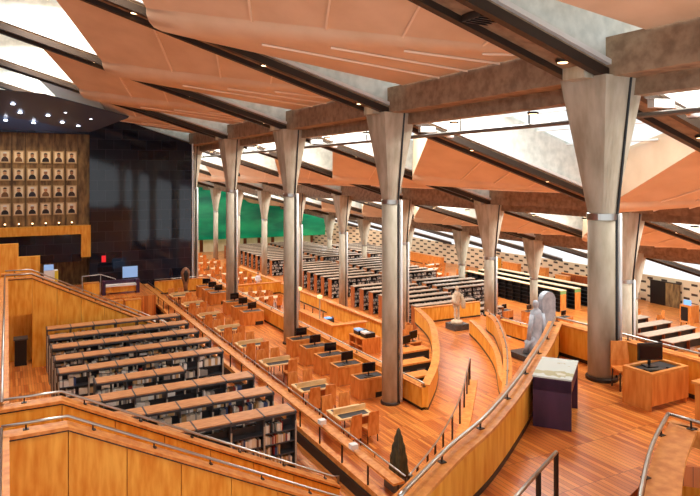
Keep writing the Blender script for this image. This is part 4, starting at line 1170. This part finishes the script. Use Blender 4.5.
bm = NB(); box(bm, x-.35, YC(0)-.3, z-.1, x+.35, YC(0)+.3, z+.05); t.location = (x, YC(0), z); obj('frame', bm, 'darksteel', t)
for k in range(4):
    bm = NB(); box(bm, x-.3, YC(0)-.24+k*.14, z-.13, x+.3, YC(0)-.2+k*.14, z-.1); obj('slat', bm, 'black', t)
def build_flood():
    t = thing('floodlight', 'x', 'floodlight')
    bm = NB(); box(bm, -.5, -.1, -.08, .1, .12, .12); obj('housing', bm, 'steelp', t, world=False)
    bm = NB(); tube(bm, [(.05, 0, 0), (.35, -.1, -.15), (.6, -.05, -.2)], .06, 6); obj('bracket', bm, 'steel', t, world=False)
    bm = NB(); lathe(bm, [(.05, -.3), (.15, -.27), (.15, -.05), (.07, 0)], 12, .75, 0); obj('lamp_head', bm, 'steelp', t, True, world=False)
    bm = NB(); lathe(bm, [(.08, -.31), (.1, -.295)], 10, .75, 0); obj('lens', bm, 'black', t, world=False)
    return t
floodP = Proto(build_flood)
for i, c in enumerate((0, 1, 2, 3)):
    floodP.put((XR[1]+1.3, YC(c)-.85, EZ+TR[1]-.62), -.2, f'silver floodlight bracket beside the {("upper deck", "white-piped", "third", "fourth")[i]} front column capital', 'silver floodlights beside the capitals')

# ------------------------------------------------------------------ people
def person(x, y, z, label, shirt, trousers, sit=False, rz=0):
    t = thing('person', label, 'person', (x, y, z), rz)
    bm = NB()
    hz = .45 if sit else .88
    tor = hz
    for s in (-1, 1):
        if sit: tube(bm, [(s*.09, 0, hz), (s*.1, -.42, hz), (s*.1, -.42, .06)], .07, 8)
        else: tube(bm, [(s*.09, 0, hz), (s*.1, 0, .48), (s*.1, .02, .05)], .075, 8)
        tube(bm, [(s*.1, -.02-(.42 if sit else 0), .04), (s*.1, -.2-(.42 if sit else 0), .035)], .04, 6)
        tube(bm, [(s*.2, 0, tor+.5), (s*.24, -.02, tor+.22), (s*.2, -.2, tor+.1)], .042, 8)
        loft(bm, [(tor+.04, .03, .03, s*.2, -.24), (tor+.12, .04, .04, s*.2, -.24)], 8)
    loft(bm, [(tor-.08, .16, .12, 0, 0), (tor+.1, .15, .11, 0, 0), (tor+.35, .19, .12, 0, 0), (tor+.52, .19, .1, 0, 0), (tor+.58, .06, .06, 0, 0), (tor+.63, .055, .06, 0, -.01), (tor+.68, .075, .09, 0, -.01), (tor+.78, .078, .095, 0, -.01), (tor+.86, .03, .04, 0, 0)], 14)
    loft(bm, [(tor+.7, .015, .02, 0, -.1), (tor+.74, .012, .015, 0, -.105)], 6)
    obj('body', bm, 'skin', t, True, world=False)
    bm = NB(); loft(bm, [(tor-.06, .175, .135, 0, 0), (tor+.1, .165, .125, 0, 0), (tor+.35, .205, .135, 0, 0), (tor+.53, .2, .11, 0, 0), (tor+.57, .08, .075, 0, 0)], 14)
    for s in (-1, 1): tube(bm, [(s*.19, 0, tor+.5), (s*.245, -.02, tor+.22), (s*.22, -.12, tor+.14)], .055, 8)
    obj('shirt', bm, shirt, t, True, world=False)
    bm = NB()
    for s in (-1, 1):
        if sit: tube(bm, [(s*.09, .05, hz+.02), (s*.1, -.43, hz), (s*.1, -.42, .1)], .085, 8)
        else: tube(bm, [(s*.09, 0, hz+.02), (s*.1, 0, .48), (s*.1, .02, .08)], .09, 8)
    obj('trousers', bm, trousers, t, True, world=False)
    bm = NB(); loft(bm, [(tor+.72, .082, .075, 0, .025), (tor+.8, .088, .09, 0, .015), (tor+.87, .06, .07, 0, .01), (tor+.895, .02, .02, 0, 0)], 12); obj('hair', bm, 'hair', t, True, world=False)
person(19.3, 52.3, T2, 'person in a white top and purple trousers standing behind the partition wall', 'shirtwhite', 'trouserp')
person(17.1, 51.9, T2, 'person in a blue shirt behind the partition wall, beside a column', 'shirtblue', 'trouserd')
person(43.4, 33.8, T3, 'person in grey seated at the rear of the right study tables', 'shirtgrey', 'trouserd', True, .6)
chairP.put((43.4, 33.75, T3), .6+math.pi, 'wooden chair under the seated person in grey')

# remaining books as one mass per colour
for k, m in enumerate((BOOKM[1], BOOKM[0], BOOKM[5], BOOKM[4])):
    o = obj('book_mass', stuffb[k], m); o['kind'] = 'stuff'; tag(o, ('white', 'cream', 'grey', 'tan')[k] + ' books filling the remaining shelf rows at left', 'books')
